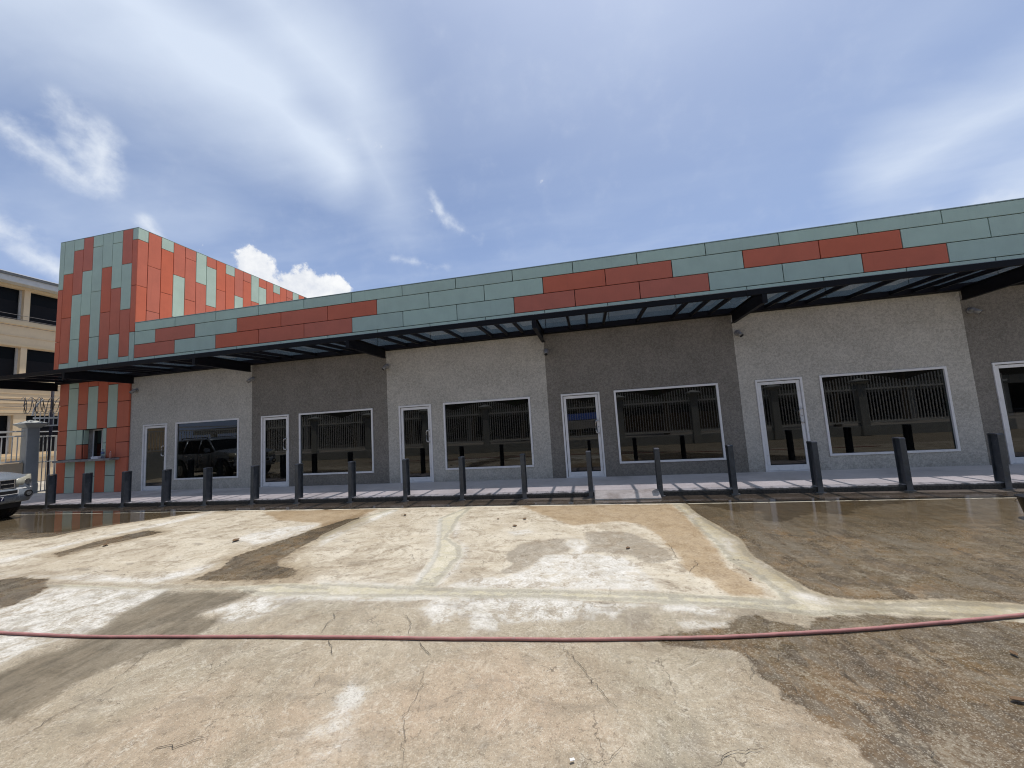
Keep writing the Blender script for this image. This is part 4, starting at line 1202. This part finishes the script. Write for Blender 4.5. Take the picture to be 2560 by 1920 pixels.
# ================================================================== BOLLARDS
BX = [-.08, 1.26, 2.65, 3.99, 5.31, 6.73, 7.99, 9.42, 10.80, 12.14, 13.52, 14.89, 16.24, 17.58, 19.0, 20.38, 21.78, 23.15, 24.5]
names = ['nearest the white gate', 'second from the gate, before the clad tower', 'before the right edge of the clad tower', 'before the first light bay window, left side', 'before the first light bay window, right side',
         'at the first light to dark wall edge', 'before the dark bay window, left edge', 'before the dark bay window, right side', 'before the third shop door', 'left before the middle light bay window', 'right before the middle light bay window',
         'left of the concrete kerb ramp', 'right of the concrete kerb ramp', 'at the right end of the dark bay window', 'before the fifth shop door', 'before the largest right window', 'at the far right dark bay edge', 'past the right frame edge', 'farthest right on the kerb']
proto = empty('bollard', (BX[0], -1.9, 0), '', 'bollard', 'steel bollards along the kerb')
b = MB(); b.box(-.045, .045, -.045, -.033, -.02, .905); b.build('front_flange', MT_BOLL, proto, bevel=.003, local=True)
b = MB(); b.box(-.045, .045, .12, .132, .08, .905); b.build('rear_flange', MT_BOLL, proto, bevel=.003, local=True)
b = MB(); b.box(-.007, .007, -.0325, .1195, .085, .90); b.build('web', MT_BOLL, proto, local=True)
b = MB()
b.loft([[(-.047, yy, z0), (.047, yy, z0), (.047, yy, z1), (-.047, yy, z1)] for yy, z0, z1 in ((-.047, .882, .908), (-.040, .890, .922), (-.02, .906, .928), (.107, .906, .928), (.127, .890, .922), (.134, .882, .908))], True)
b.build('cap', MT_BOLL, proto, bevel=.004, local=True)
b = MB(); b.box(-.075, .075, -.07, .0, -.005, .012); b.build('base_plate', MT_BOLL, proto, local=True)
for i, x in enumerate(BX):
    o = proto if i == 0 else copy_tree(proto)
    o.location = (x, -1.895, .0)
    o.rotation_euler = (random.uniform(-.010, .010), random.uniform(-.012, .012), random.uniform(-.03, .03))
    o['label'] = 'grey steel bollard ' + names[i]

# ================================================================== HOSE, BUCKET, LEAVES
hp = [(4.0, -7.33), (7.0, -7.35), (8.6, -7.362), (9.3, -7.363), (9.96, -7.357), (10.32, -7.35), (10.68, -7.33), (11.04, -7.302), (11.4, -7.269), (11.77, -7.235), (12.13, -7.203), (12.49, -7.173), (12.85, -7.146), (13.21, -7.12), (13.57, -7.096), (13.93, -7.072), (14.29, -7.045), (14.65, -7.015), (15.01, -6.98), (15.37, -6.939), (15.73, -6.889), (16.1, -6.828), (16.46, -6.76), (16.82, -6.684), (17.18, -6.6), (17.54, -6.51), (17.9, -6.418), (19.5, -6.02), (22, -5.6), (25, -5.5)]
fine = []
for i in range(len(hp) - 1):
    p0 = Vector(hp[max(i - 1, 0)]); p1 = Vector(hp[i]); p2 = Vector(hp[i + 1]); p3 = Vector(hp[min(i + 2, len(hp) - 1)])
    for k in range(10):
        u = k / 10
        q = 0.5 * ((2 * p1) + (p2 - p0) * u + (2 * p0 - 5 * p1 + 4 * p2 - p3) * u * u + (-p0 + 3 * p1 - 3 * p2 + p3) * u ** 3)
        fine.append((q.x, q.y + .002 * math.sin(q.x * 6.3) + .001 * math.sin(q.x * 23), .0128 + .0006 * math.sin(q.x * 5)))
b = MB(); b.tube(fine, .0118, 12)
tag(b.build('garden_hose', MT_HOSE, None, True), 'dusty pink hose stretched right across the stained concrete lot', 'hose')

bk = empty('bucket', (20.47, -3.80, 0.005), 'black plastic bucket standing on the wet concrete at the right', 'bucket')
b = MB(); b.lathe([(.115, 0), (.165, .27), (.178, .27), (.178, .255), (.168, .25)], 28)
b = MB()
n = 28
prof = [(.115, 0.0), (.160, .262), (.176, .262), (.176, .275), (.154, .275), (.110, .012)]
b.lathe(prof, n); b.build('bucket_body', MT_BUCKET, bk, True, local=True)
b = MB(); b.tube([(.176 * math.cos(a), .176 * math.sin(a) * .98, .262 - .10 * math.sin((a) % math.pi) * 1.0) for a in [math.pi * k / 20 for k in range(21)]], .003, 6); b.build('handle', MT_RAZOR, bk, True, local=True)

LV = [((11.45, -3.21), .09, 'dark curled dry leaf on pale concrete left of the wavy patched crack'), ((13.34, -3.58), .05, 'small dry leaf nearest the shops, right of the wavy patched crack'),
      ((13.71, -4.0), .085, 'curled brown dry leaf on cream concrete, nearest the hose of the centre three'), ((13.8, -3.59), .08, 'long dry leaf right of the small one near the shops'),
      ((15.32, -5.0), .07, 'dark twisted dry leaf on the grey stain before the ramp'), ((7.03, -4.99), .12, 'dark dry leaf clump on cream concrete far left'), ((9.32, -4.74), .14, 'long dark dry leaf beside the white chalky patch at left'),
      ((17.45, -6.91), .05, 'brown dry leaf on wet concrete by the right frame edge'), ((17.08, -7.35), .07, 'reddish dry leaf lying nearest the bottom right corner'), ((16.36, -5.85), .035, 'tiny dark leaf on the orange silt beside the diagonal patch')]
for (x, y), sz, lab in LV:
    b = MB(); a0 = random.uniform(0, 6.28)
    top, bot = [], []
    n = 9
    for k in range(n):
        u = k / (n - 1); wd = sz * .28 * math.sin(math.pi * min(max(u, .04), .97)) ** .7
        cx_ = (u - .5) * sz; z = .004 + .22 * sz * abs(u - .5) ** 1.3 + random.uniform(0, .003)
        top.append([(cx_, -wd, z + wd * .6), (cx_, 0, z), (cx_, wd, z + wd * .35)])
    rings = [[Vector(r[0]), Vector(r[1]), Vector(r[2]), Vector(r[2]) + Vector((0, 0, .0025)), Vector(r[1]) + Vector((0, 0, .003)), Vector(r[0]) + Vector((0, 0, .0025))] for r in top]
    Rm = Matrix.Rotation(a0, 4, 'Z')
    b.loft([[tuple(Rm @ p) for p in r] for r in rings], True)
    o = b.build('dry_leaf', MT_LEAF, None)
    o.location = (x, y, 0.001); tag(o, lab, 'leaf', 'dry leaves on the lot')
b = MB(); b.box(-.011, .011, -.006, .006, 0, .003)
o = b.build('paper_scrap', MT_FOAM, None); o.location = (14.78, -8.0, .008); o.rotation_euler = (0.05, 0.04, .4); tag(o, 'tiny white paper scrap on the concrete near the bottom of the view', 'scrap')

# ================================================================== LEFT: GATE, FENCE, NEIGHBOUR
GX = -5.0


def pillar(x, y, label, h=2.5, group='rendered fence pillars with pyramid caps'):
    t_ = empty('fence_pillar', (x, y, 0), label, 'pillar', group)
    b = MB(); b.box(-.16, .16, -.16, .16, 0, h - .12); b.box(-.185, .185, -.185, .185, 0, .45); b.build('shaft', MT_PILLAR, t_, local=True, bevel=.01)
    b = MB()
    r = lambda s_, z: [(-s_, -s_, z), (s_, -s_, z), (s_, s_, z), (-s_, s_, z)]
    b.loft([r(.19, h - .12), r(.23, h - .06), r(.30, h), r(.31, h + .04), r(.02, h + .17)], True); b.build('cap', MT_FENCE if group is None else MT_PILLAR, t_, local=True)
    return t_


pillar(GX, .17, 'grey rendered pillar with white pyramid cap at the left gate', 2.58)
MT = MT_FENCE
# side fence beside the gate (runs along y)
sf = empty('side_fence', (GX, -5, 0), 'white tubular fence on a tan wall left of the gate', 'fence')
b = MB(); b.box(GX - .1, GX + .1, -2.4, -.02, 0, 1.22); b.build('low_wall', MT_TAN, sf)
b = MB(); b.box(GX - .1, GX + .1, -10.2, -2.402, 0, 1.22); b.build('low_wall', MT_PILLAR, sf)
for z in (1.28, 2.17, 2.34):
    b = MB(); b.box(GX - .025, GX + .025, -10.2, -.02, z - .025, z + .025); b.build('rail', MT, sf)
bm_ = MB().box(-.011, .011, -.011, .011, 1.30, 2.15).mesh('bar', MT)
for i in range(80): link_mesh('bar', bm_, sf, Vector((GX, -.14 - i * .125, 0)) - world_loc(sf))
gate = empty('side_gate', (-4.95, .36, 0), 'narrow white tubular steel gate beside the clad tower', 'gate')
gd = Vector((-.06, .62, 0))
ga = Vector((-4.93, .22, 0))
ang = math.atan2(gd.y, gd.x); GL = .66
Mg = Matrix.Translation(ga) @ Matrix.Rotation(ang, 4, 'Z')
def gbox(mb, *a): return mb.box(*a, mat=Mg)
b = MB(); gbox(b, 0, .055, -.02, .02, .12, 2.16); gbox(b, GL - .05, GL, -.02, .02, .12, 2.16); gbox(b, .055, GL - .05, -.02, .02, 2.11, 2.16); gbox(b, .055, GL - .05, -.02, .02, .12, .16); gbox(b, .055, GL - .05, -.015, .015, 1.18, 1.215)
b.build('gate_frame', MT, gate, bevel=.004)
for k in range(4):
    b = MB(); xx = .055 + (GL - .105) * (k + 1) / 5
    gbox(b, xx - .01, xx + .01, -.01, .01, .16, 2.11); b.build('bar', MT, gate)
b = MB(); gbox(b, -.05, 0, -.03, .03, 1.75, 1.82); gbox(b, -.05, 0, -.03, .03, .55, .62); gbox(b, -.03, .0, -.035, .03, 1.62, 1.70); b.build('hinge', MT, gate)
ar = empty('gate_arch', (-4.9, .6, 2.5), 'white barred steel panel above the side gate, with razor wire', 'gate panel')
Ma = Matrix.Translation(Vector((-4.98, .20, 0))) @ Matrix.Rotation(math.radians(52), 4, 'Z')
b = MB(); b.box(0, 1.9, -.02, .02, 2.50, 2.55, mat=Ma); b.box(0, 1.9, -.025, .025, 2.78, 2.84, mat=Ma); b.build('rail', MT, ar)
for k in range(15):
    b = MB(); xx = .05 + .11 * k; b.box(xx - .011, xx + .011, -.011, .011, 2.5, 3.02, mat=Ma); b.build('bar', MT, ar)
b = MB(); pts = [Ma @ Vector((-.02, 0, 2.9)), Ma @ Vector((.02, 0, 3.15)), Ma @ Vector((.10, 0, 3.36)), Ma @ Vector((.22, 0, 3.5))]
b.tube(pts, .03, 6); b.build('wire_arm', MT, ar)
rz = MB()
for j, ph in ((0, 0), (1, 2.2)):
    pts = []
    for k in range(0, 281):
        a = 2 * math.pi * k / 31 * (1 if j == 0 else -1) + ph
        xx = -.30 + 2.0 * k / 280
        pts.append(Ma @ Vector((xx + .04 * math.sin(a * .7), .29 * math.cos(a), 3.27 + .29 * math.sin(a) + .01 * math.sin(k))))
    rz.tube(pts, .011, 4)
for zz in (3.52, 3.05): rz.tube([Ma @ Vector((-.1, 0, zz)), Ma @ Vector((1.8, 0, zz))], .006, 4)
tag(rz.build('razor_wire', MT_RAZOR, None), 'coiled razor wire along the top of the white gate panel', 'razor wire')
# inner yard low wall behind the gate
yw = MB(); yw.box(-9.5, -4.2, 3.3, 3.45, 0, .55); tag(yw.build('yard_wall', MT_TAN, None), 'low tan yard wall seen through the white gate', 'wall')
b = MB(); b.tube([(-6.6, 1.55, 0), (-6.6, 1.55, 4.2)], .045, 12); tag(b.build('street_pole', MT_POLE, None, True), 'thin dark pole standing behind the razor wire', 'pole')

# neighbour building: facade on plane x = NX
NX = -14.0
nb = empty('office_building', (NX - 3, 5, 0), 'three-storey tan office building with dark windows and zinc roof edge', 'building')
ys_w = [-3.5, -1.25, 1.35, 4.19 - 2.59 + 2.59, 7.0, 9.8, 12.6]
wins = [(-9.4, -6.85), (-6.6, -4.05), (-3.85, -1.25), (-1.02, 1.38), (1.60, 4.19), (4.42, 7.0), (7.25, 9.85), (10.1, 12.7)]
rows_ = [(8.50, 10.18), (5.42, 7.06), (1.55, 3.50)]
hl = []
xs_h = []
b = MB()
# wall as grid on plane x=NX, with window holes
def wall_y(b, xf, y0, y1, z0, z1, th, holes):
    yy = sorted({y0, y1} | {h[0] for h in holes} | {h[1] for h in holes}); zz = sorted({z0, z1} | {h[2] for h in holes} | {h[3] for h in holes})
    for a, c in zip(yy[:-1], yy[1:]):
        for d, e in zip(zz[:-1], zz[1:]):
            if not any(h[0] < (a + c) / 2 < h[1] and h[2] < (d + e) / 2 < h[3] for h in holes):
                b.quad((xf, a, d), (xf, c, d), (xf, c, e), (xf, a, e))
    for a, c, d, e in holes:
        b.quad((xf, a, d), (xf - th, a, d), (xf - th, a, e), (xf, a, e)); b.quad((xf, c, d), (xf, c, e), (xf - th, c, e), (xf - th, c, d))
        b.quad((xf, a, e), (xf - th, a, e), (xf - th, c, e), (xf, c, e)); b.quad((xf, a, d), (xf, c, d), (xf - th, c, d), (xf - th, a, d))
    return b


hl = []
for z0, z1 in rows_:
    for a, c in wins:
        if z0 < 3: a, c = a + .12, c - .1
        hl.append((a, c, z0, z1))
wall_y(b, NX, -12, 16, 0, 10.32, .28, hl)
b.quad((NX, 16, 0), (NX - 8, 16, 0), (NX - 8, 16, 10.3), (NX, 16, 10.3)); b.quad((NX, -12, 0), (NX, -12, 10.3), (NX - 8, -12, 10.3), (NX - 8, -12, 0))
b.build('wall', MT_TAN, nb)
for i, (a, c, z0, z1) in enumerate(hl):
    b = MB(); b.box(NX - .30, NX - .285, a, c, z0, z1); w = b.build('window', MT_DARKGL, nb)
    b = MB(); b.box(NX - .283, NX - .275, a + .03, c - .03, z0 + .02, z0 + (z1 - z0) * .62); b.build('blind', MT_BLIND, w)
    b = MB(); b.box(NX - .28, NX - .19, a, a + .07, z0, z1); b.box(NX - .28, NX - .19, c - .07, c, z0, z1)
    if z0 < 3:
        b.box(NX - .26, NX - .22, a + .07, c - .07, z0 + 1.05, z0 + 1.11)
    b.build('frame', MT_FASC, w)
for z0, z1, o_ in ((8.22, 8.42, .10), (10.2, 10.315, .06), (7.10, 7.22, .05), (7.62, 7.66, .03), (5.12, 5.34, .08), (3.62, 3.72, .05), (4.86, 4.89, .025), (4.62, 4.65, .025), (4.38, 4.41, .025), (4.12, 4.15, .025), (3.9, 3.93, .025), (1.28, 1.42, .09)):
    b = MB(); b.box(NX - .05, NX + o_, -12, 16, z0, z1); b.build('string_course', MT_TAN2 if z1 - z0 > .05 else MT_TAN, nb)
b = MB(); b.box(NX - .1, NX + .62, -12.5, 16.5, 10.322, 10.36); b.build('soffit', MT_FASC, nb)
b = MB(); b.box(NX + .60, NX + .64, -12.5, 16.5, 10.30, 10.60); b.build('fascia_board', MT_FASC, nb)
b = MB(); b.box(NX + .60, NX + .70, -12.5, 16.5, 10.602, 10.72); b.build('gutter', MT_GUTTER, nb)
b = MB(); b.prism([(NX + .72, 10.725), (NX + .72, 10.765), (NX - 8, 11.6), (NX - 8, 11.5)], 'y', -12.6, 16.6); b.build('roof', MT_ZINC, nb)
# overhead cables in front of it
CI = 0
for x0, z0, z1, r_ in ((-10, 8.05, 8.0, .012), (-10, 7.85, 7.82, .012), (-10, 7.5, 7.55, .010), (-9.0, 4.35, 3.75, .022), (-9.5, 4.95, 4.7, .012), (-9.5, 4.05, 3.6, .012), (-9.5, 3.72, 3.35, .010), (-10, 5.15, 5.12, .012)):
    pts = [(x0, -14 + 34 * k / 24, z0 + (z1 - z0) * k / 24 - .25 * math.sin(math.pi * k / 24)) for k in range(25)]
    b = MB(); b.tube(pts, r_, 5)
    o = b.build('overhead_cable', MT_WIRE, None, True)
    tag(o, ['highest thin cable across the top row of office windows', 'second thin cable just under the highest one', 'lowest of the three cables crossing the top office windows', 'thick dark cable sagging low over the tan wall beneath the canopy',
           'thin cable above the thick one beneath the canopy', 'thin cable just below the thick sagging one', 'lowest thin cable crossing just above the ground floor windows', 'thin cable crossing the middle tan wall band'][CI], 'cable', 'overhead cables before the office building')
    CI += 1

# ================================================================== BEHIND THE CAMERA (seen in the window glass)
YB = -10.45
for i, x in enumerate([2.05 + 3.62 * k for k in range(-1, 9)]):
    t_ = pillar(x, YB, 'grey rendered boundary pillar seen mirrored in the shop glass', 2.5)
bf = empty('boundary_fence', (14, YB, 0), 'white barred boundary fence seen mirrored in the shop windows', 'fence')
b = MB(); b.box(-5, 33, YB - .08, YB + .08, 0, .45); b.build('low_wall', MT_PILLAR, bf)
for z in (.62, 2.14):
    b = MB(); b.box(-5, 33, YB - .04, YB + .04, z - .04, z + .04); b.build('rail', MT, bf)
b = MB()
for i in range(300):
    x = -5 + i * .1265
    hh = 2.45 + .35 * abs(math.sin((x - 2.05) * math.pi / 3.62 + math.pi / 2))
    b.box(x - .017, x + .017, YB - .017, YB + .017, .64, hh)
stuff(b.build('bars', MT, bf))
bs = empty('street_house', (12, -31, 0), 'low concrete carport building across the street mirrored in the shop glass', 'building')
b = MB(); b.box(-30, 60, -34.2, -34, 0, 6.5); b.build('rear_wall', simple('recess_shade_wall', (.05, .042, .03), .9), bs)  # shade of the carport recess is put into this near-black colour
b = MB(); b.box(-30, 60, -33.9, -26.0, 2.72, 2.9); b.box(-30, 60, -26.0, -25.8, 2.25, 2.9); b.build('roof_band', simple('weathered_band', (0.20, 0.20, 0.18), .9), bs)
for i in range(14):
    b = MB(); b.box(-28 + i * 6.2, -27.6 + i * 6.2, -26.6, -26.2, 0, 2.72); b.build('column', MT_PILLAR, bs)
b = MB(); b.box(18, 27, -33.8, -28.0, 0, 1.5); b.build('wall', simple('brown_wall', (0.20, .12, .06), .9), bs)
bo = empty('covered_boat', (14.5, -14.5, 0), 'white boat under a blue tarpaulin mirrored in the dark bay window', 'boat')
b = MB(); b.loft([[(x, y - w, z + .55), (x, y - w * .6, z), (x, y + w * .6, z), (x, y + w, z + .55)] for x, y, w, z in ((11.2, -14.5, .1, 1.15), (12.2, -14.5, .75, .95), (14, -14.5, 1.0, .9), (16.5, -14.5, 1.0, .95))], True); b.build('hull', MT_FOAM, bo)
b = MB(); b.loft([[(x, y - w, z), (x, y - w * .3, z + .4), (x, y + w * .3, z + .35), (x, y + w, z)] for x, y, w, z in ((11.3, -14.5, .2, 1.74), (12.2, -14.5, .85, 1.53), (14, -14.5, 1.1, 1.48), (16.6, -14.5, 1.1, 1.52))], True); b.build('tarpaulin', MT_TARP, bo)


def tree(x, y, h, r, label):
    t_ = empty('leafy_tree', (x, y, 0), label, 'tree', 'trees across the street')
    b = MB(); b.tube([(0, 0, 0), (.1, 0, h * .4), (0, .1, h * .7)], .2, 8, radii=[.22, .15, .08])
    for a in range(5):
        b.tube([(.05, 0, h * .45), (math.cos(a * 1.3) * r * .6, math.sin(a * 1.3) * r * .6, h * .8)], .06, 6, radii=[.08, .02])
    b.build('trunk', MT_BARK, t_, local=True)
    cl_ = [(rng.normal(0, r * .45), rng.normal(0, r * .45), h * .75 + rng.normal(0, r * .33), r * rng.uniform(.25, .45)) for _ in range(26)]
    b = MB()
    for cx, cy, cz, cr_ in cl_:
        for _ in range(110):
            d = rng.normal(size=3); d /= np.linalg.norm(d); p = np.array([cx, cy, cz]) + d * cr_ * rng.uniform(.6, 1.05)
            u = rng.normal(size=3); u /= np.linalg.norm(u); w = np.cross(u, d); s_ = rng.uniform(.10, .18)
            b.quad(tuple(p - u * s_), tuple(p + w * s_ * .5), tuple(p + u * s_), tuple(p - w * s_ * .5))
    b.build('crown', MT_FOL, t_, local=True)


tree(20.5, -20, 7.5, 2.6, 'leafy green tree across the street mirrored in the dark bay window')
tree(9.5, -21, 7.0, 2.4, 'leafy green tree across the street mirrored in the middle windows')
tree(31, -19, 8.0, 2.8, 'leafy green tree across the street mirrored at the far right')
for i, (x, y) in enumerate(((-8, -24), (-1, -22), (4, -25), (14, -24), (26, -24), (37, -22), (44, -25), (-16, -22))):
    tree(x, y, 8.5 + (i % 3), 3.6, 'dense green street tree mirrored in the shop glass, ' + ['behind the parked car', 'just right of the parked car', 'behind the first dark bay', 'behind the middle door', 'behind the last light bay', 'far beyond the right frame edge', 'farthest right of the row', 'farthest left of the row'][i])
# cartons inside the first shop
for (x, y, w, d, h, lab) in ((2.75, .62, .55, .4, .62, 'open brown cardboard carton inside the first shop window'), (3.85, .75, .5, .4, .52, 'low brown cardboard carton at the right of the first shop window'), (2.1, .6, .45, .35, .42, 'pale cardboard box at the left inside the first shop window')):
    b = MB(); b.box(x - w / 2, x + w / 2, y - d / 2, y + d / 2, .102, .10 + h)
    tag(b.build('carton', MT_CARD, None, bevel=.004), lab, 'box')

# ================================================================== SILVER SUV
suv = empty('parked_suv', (-1.14, -3.976, 0), 'silver four-wheel-drive car parked at the left edge, nose towards the bollards', 'car')
suv.rotation_euler = (0, 0, math.radians(9.8))
suv.scale = (.975, .975, .975)


def bring(x, w, zb, zt):
    pts = [(-w * .90, zb), (-w * .985, zb + .12), (-w, zb + (zt - zb) * .45), (-w * .985, zt - .16), (-w * .93, zt - .05), (-w * .78, zt), (-w * .4, zt + .025), (0, zt + .032)]
    pts = pts + [(-a, z) for a, z in reversed(pts[:-1])]
    return [(x, a, z) for a, z in pts]


st = [(2.40, .66, .60, .84), (2.37, .78, .50, .95), (2.30, .88, .46, 1.04), (2.15, .925, .43, 1.11), (1.8, .94, .40, 1.165), (1.35, .945, .38, 1.20), (1.02, .94, .38, 1.21), (.6, .935, .36, 1.16), (-.5, .935, .36, 1.16), (-1.6, .935, .38, 1.16), (-2.2, .92, .42, 1.15), (-2.34, .86, .5, 1.08)]
b = MB(); b.loft([bring(*s_) for s_ in st], True)
body = b.build('body', MT_CAR, suv, True, local=True)
AX = (1.62, -1.25)
cutters = []
for ax in AX:
    cb2 = MB(); cb2.tube([(ax, -1.2, .42), (ax, 1.2, .42)], .47, 28)
    c_ = cb2.build('arch_cutter', None, suv, local=True); cutters.append(c_)
    md = body.modifiers.new('arch', 'BOOLEAN'); md.object = c_; md.operation = 'DIFFERENCE'; md.solver = 'EXACT'
bpy.context.view_layer.update()
dg = bpy.context.evaluated_depsgraph_get()
nm = bpy.data.meshes.new_from_object(body.evaluated_get(dg))
body.modifiers.clear(); body.data = nm
if len(nm.materials) == 0: nm.materials.append(MT_CAR)
for c_ in cutters: bpy.data.objects.remove(c_, do_unlink=True)
for p in nm.polygons: p.use_smooth = True
try:
    nm.set_sharp_from_angle(angle=math.radians(38))
except Exception:
    pass
b = MB(); b.box(-2.1, 2.1, -.80, .80, .40, .95); b.box(-2.2, 2.25, -.70, .70, .28, .42); b.build('underbody', MT_CARBLK, suv, local=True)
b = MB()
zr = [(1.15, -2.26, 1.06, .885), (1.40, -2.18, .74, .83), (1.62, -2.08, .40, .75), (1.70, -2.0, .28, .68)]
b.loft([[(x0, -w, z), (x1 - .12, -w, z), (x1, -w * .78, z), (x1 + .04, 0, z), (x1, w * .78, z), (x1 - .12, w, z), (x0, w, z)] for z, x0, x1, w in zr], True)
b.build('windows', MT_DARKGL, suv, local=True)
b = MB()
b.loft([[(x, -w, z - .05), (x, -w * .93, z + .02), (x, -w * .5, z + .05), (x, 0, z + .06), (x, w * .5, z + .05), (x, w * .93, z + .02), (x, w, z - .05)] for x, w, z in ((.36, .69, 1.655), (.20, .72, 1.69), (-.6, .735, 1.71), (-1.6, .735, 1.70), (-2.0, .72, 1.68), (-2.1, .70, 1.63))], True)
b.build('roof', MT_CAR, suv, True, local=True)
for sy in (-1, 1):
    b = MB()
    b.tube([(1.02, sy * .84, 1.13), (.34, sy * .70, 1.68)], .035, 6)
    b.tube([(-.02, sy * .885, 1.14), (-.10, sy * .72, 1.67)], .040, 6)
    b.tube([(-1.05, sy * .885, 1.14), (-1.05, sy * .725, 1.67)], .045, 6)
    b.tube([(-2.2, sy * .85, 1.12), (-2.05, sy * .70, 1.65)], .05, 6)
    b.build('pillar', MT_CAR, suv, True, local=True)
    b = MB(); b.tube([(.1, sy * .62, 1.79), (-1.7, sy * .62, 1.79)], .018, 6); b.tube([(.1, sy * .62, 1.73), (.1, sy * .62, 1.79)], .018, 6); b.tube([(-1.7, sy * .62, 1.73), (-1.7, sy * .62, 1.79)], .018, 6)
    b.build('roof_rail', MT_CARBLK, suv, True, local=True)
    # mirror
    b = MB(); b.loft([[(.80 + dx, sy * (.93 + a), z) for a, z in ((0, 1.16), (.20, 1.14), (.23, 1.24), (.20, 1.33), (.02, 1.30))] for dx in (-.05, .06)], True)
    b.build('wing_mirror', MT_CAR, suv, local=True, bevel=.015, seg=2)
    # headlight wrapping the corner
    b = MB()
    rg = []
    for x, y, z0, z1 in ((2.405, .46, .80, .97), (2.395, .62, .775, 1.0), (2.345, .80, .765, 1.045), (2.24, .905, .775, 1.075), (2.05, .945, .82, 1.075)):
        rg.append([(x - .06, sy * (y - .04), z0), (x, sy * y, z0), (x, sy * y, (z0 + z1) / 2), (x - .02, sy * y, z1), (x - .08, sy * (y - .04), z1)])
    b.loft(rg, True); hl_ = b.build('headlight', MT_LAMP, suv, True, local=True)
    b = MB(); b.tube([(2.33, sy * .73, .90), (2.385, sy * .73, .90)], .07, 14); b.build('reflector', MT_CHROME, hl_, local=True)
    # front bumper corner lip + fog lamp
    b = MB()
    b.loft([[(x - .03, sy * (y - .03), .735), (x + .012, sy * y, .735), (x + .005, sy * y, .765), (x - .04, sy * (y - .04), .765)] for x, y in ((2.40, .5), (2.39, .66), (2.34, .82), (2.24, .92), (2.0, .955))], True)
    b.build('bumper_lip', MT_WHITE, suv, local=True)
    b = MB(); b.tube([(2.30, sy * .72, .60), (2.435, sy * .72, .60)], .085, 16); fg_ = b.build('fog_lamp', MT_CARBLK, suv, local=True)
    b = MB(); b.tube([(2.43, sy * .72, .60), (2.445, sy * .72, .60)], .05, 14); b.build('lens', MT_CHROME, fg_, local=True)
    for ax in AX:
        wh = MB()
        wh.tube([(ax, sy * .70, .385), (ax, sy * .725, .385), (ax, sy * .90, .385), (ax, sy * .925, .385)], .385, 30, radii=[.36, .385, .385, .355])
        w = wh.build('wheel', MT_TYRE, suv, False, local=True)
        for p in w.data.polygons: p.use_smooth = False
        rm = MB(); rm.tube([(ax, sy * .915, .385), (ax, sy * .932, .385)], .23, 24)
        for k in range(6):
            a = k * math.pi / 3
            rm.tube([(ax, sy * .935, .385), (ax + .20 * math.cos(a), sy * .935, .385 + .20 * math.sin(a))], .028, 6)
        rm.build('rim', MT_CAM, w, local=True)
        tb = MB()
        for k in range(40):
            a = 2 * math.pi * k / 40
            for yy in (.735, .80, .865):
                c0 = (ax + .388 * math.cos(a), sy * yy, .385 + .388 * math.sin(a))
                Mt = Matrix.Translation(Vector(c0)) @ Matrix.Rotation(-a, 4, 'Y')
                tb.box(-.006, .007, -.024, .024, -.022, .022, mat=Mt)
        stuff(tb.build('tread', MT_TYRE, w, local=True))
# grille, lower intake, plate
b = MB(); b.box(2.33, 2.415, -.44, .44, .775, .985); gr = b.build('grille', MT_CARBLK, suv, local=True)
b = MB()
for z in (.775, .88, .98): b.box(2.412, 2.425, -.46, .46, z - .010, z + .010)
for y in (-.45, -.17, .17, .45): b.box(2.412, 2.430, y - .016, y + .016, .765, .99)
b.build('grille_bars', MT_CHROME, gr, local=True, bevel=.004)
b = MB(); b.box(2.33, 2.432, -.50, .50, .635, .715); it = b.build('lower_intake', MT_CARBLK, suv, local=True)
b = MB(); b.box(2.42, 2.438, -.52, .52, .620, .634); b.box(2.42, 2.438, .50, .52, .634, .72); b.box(2.42, 2.438, -.52, -.50, .634, .72); b.build('trim', MT_WHITE, it, local=True)
b = MB(); b.loft([bring(*s_) for s_ in ((2.425, .70, .46, .735), (2.38, .84, .42, .735), (2.28, .935, .40, .735))], True); b.build('bumper', MT_CAR, suv, True, local=True)
b = MB(); b.box(2.43, 2.437, -.26, .26, .485, .595); pl = b.build('number_plate', MT_PLATE, suv, local=True)
cu = bpy.data.curves.new('plate_text', 'FONT'); cu.body = '17'; cu.size = .13; cu.extrude = .002; cu.align_x = 'RIGHT'
to = bpy.data.objects.new('plate_text', cu); COL.objects.link(to)
bpy.context.view_layer.update()
tme = bpy.data.meshes.new_from_object(to.evaluated_get(bpy.context.evaluated_depsgraph_get()))
bpy.data.objects.remove(to, do_unlink=True)
tme.materials.clear(); tme.materials.append(MT_TEXT)
tm = bpy.data.objects.new('plate_digits', tme); COL.objects.link(tm); tm.parent = pl
tm.matrix_local = Matrix(((0, 0, 1, 2.4395), (1, 0, 0, .25), (0, 1, 0, .497), (0, 0, 0, 1)))
# door seams and handles on the building side
for sy in (-1, 1):
    b = MB()
    for x in (.95, -.02, -1.02): b.box(x - .004, x + .004, sy * .938 - .006, sy * .938 + .006, .48, 1.10)
    b.build('door_seam', MT_CARBLK, suv, local=True)
    for x in (.12, -.88):
        b = MB(); b.tube([(x, sy * .945, 1.0), (x + .03, sy * .975, 1.0), (x + .15, sy * .975, 1.0), (x + .18, sy * .945, 1.0)], .012, 6); b.build('door_handle', MT_CHROME, suv, True, local=True)
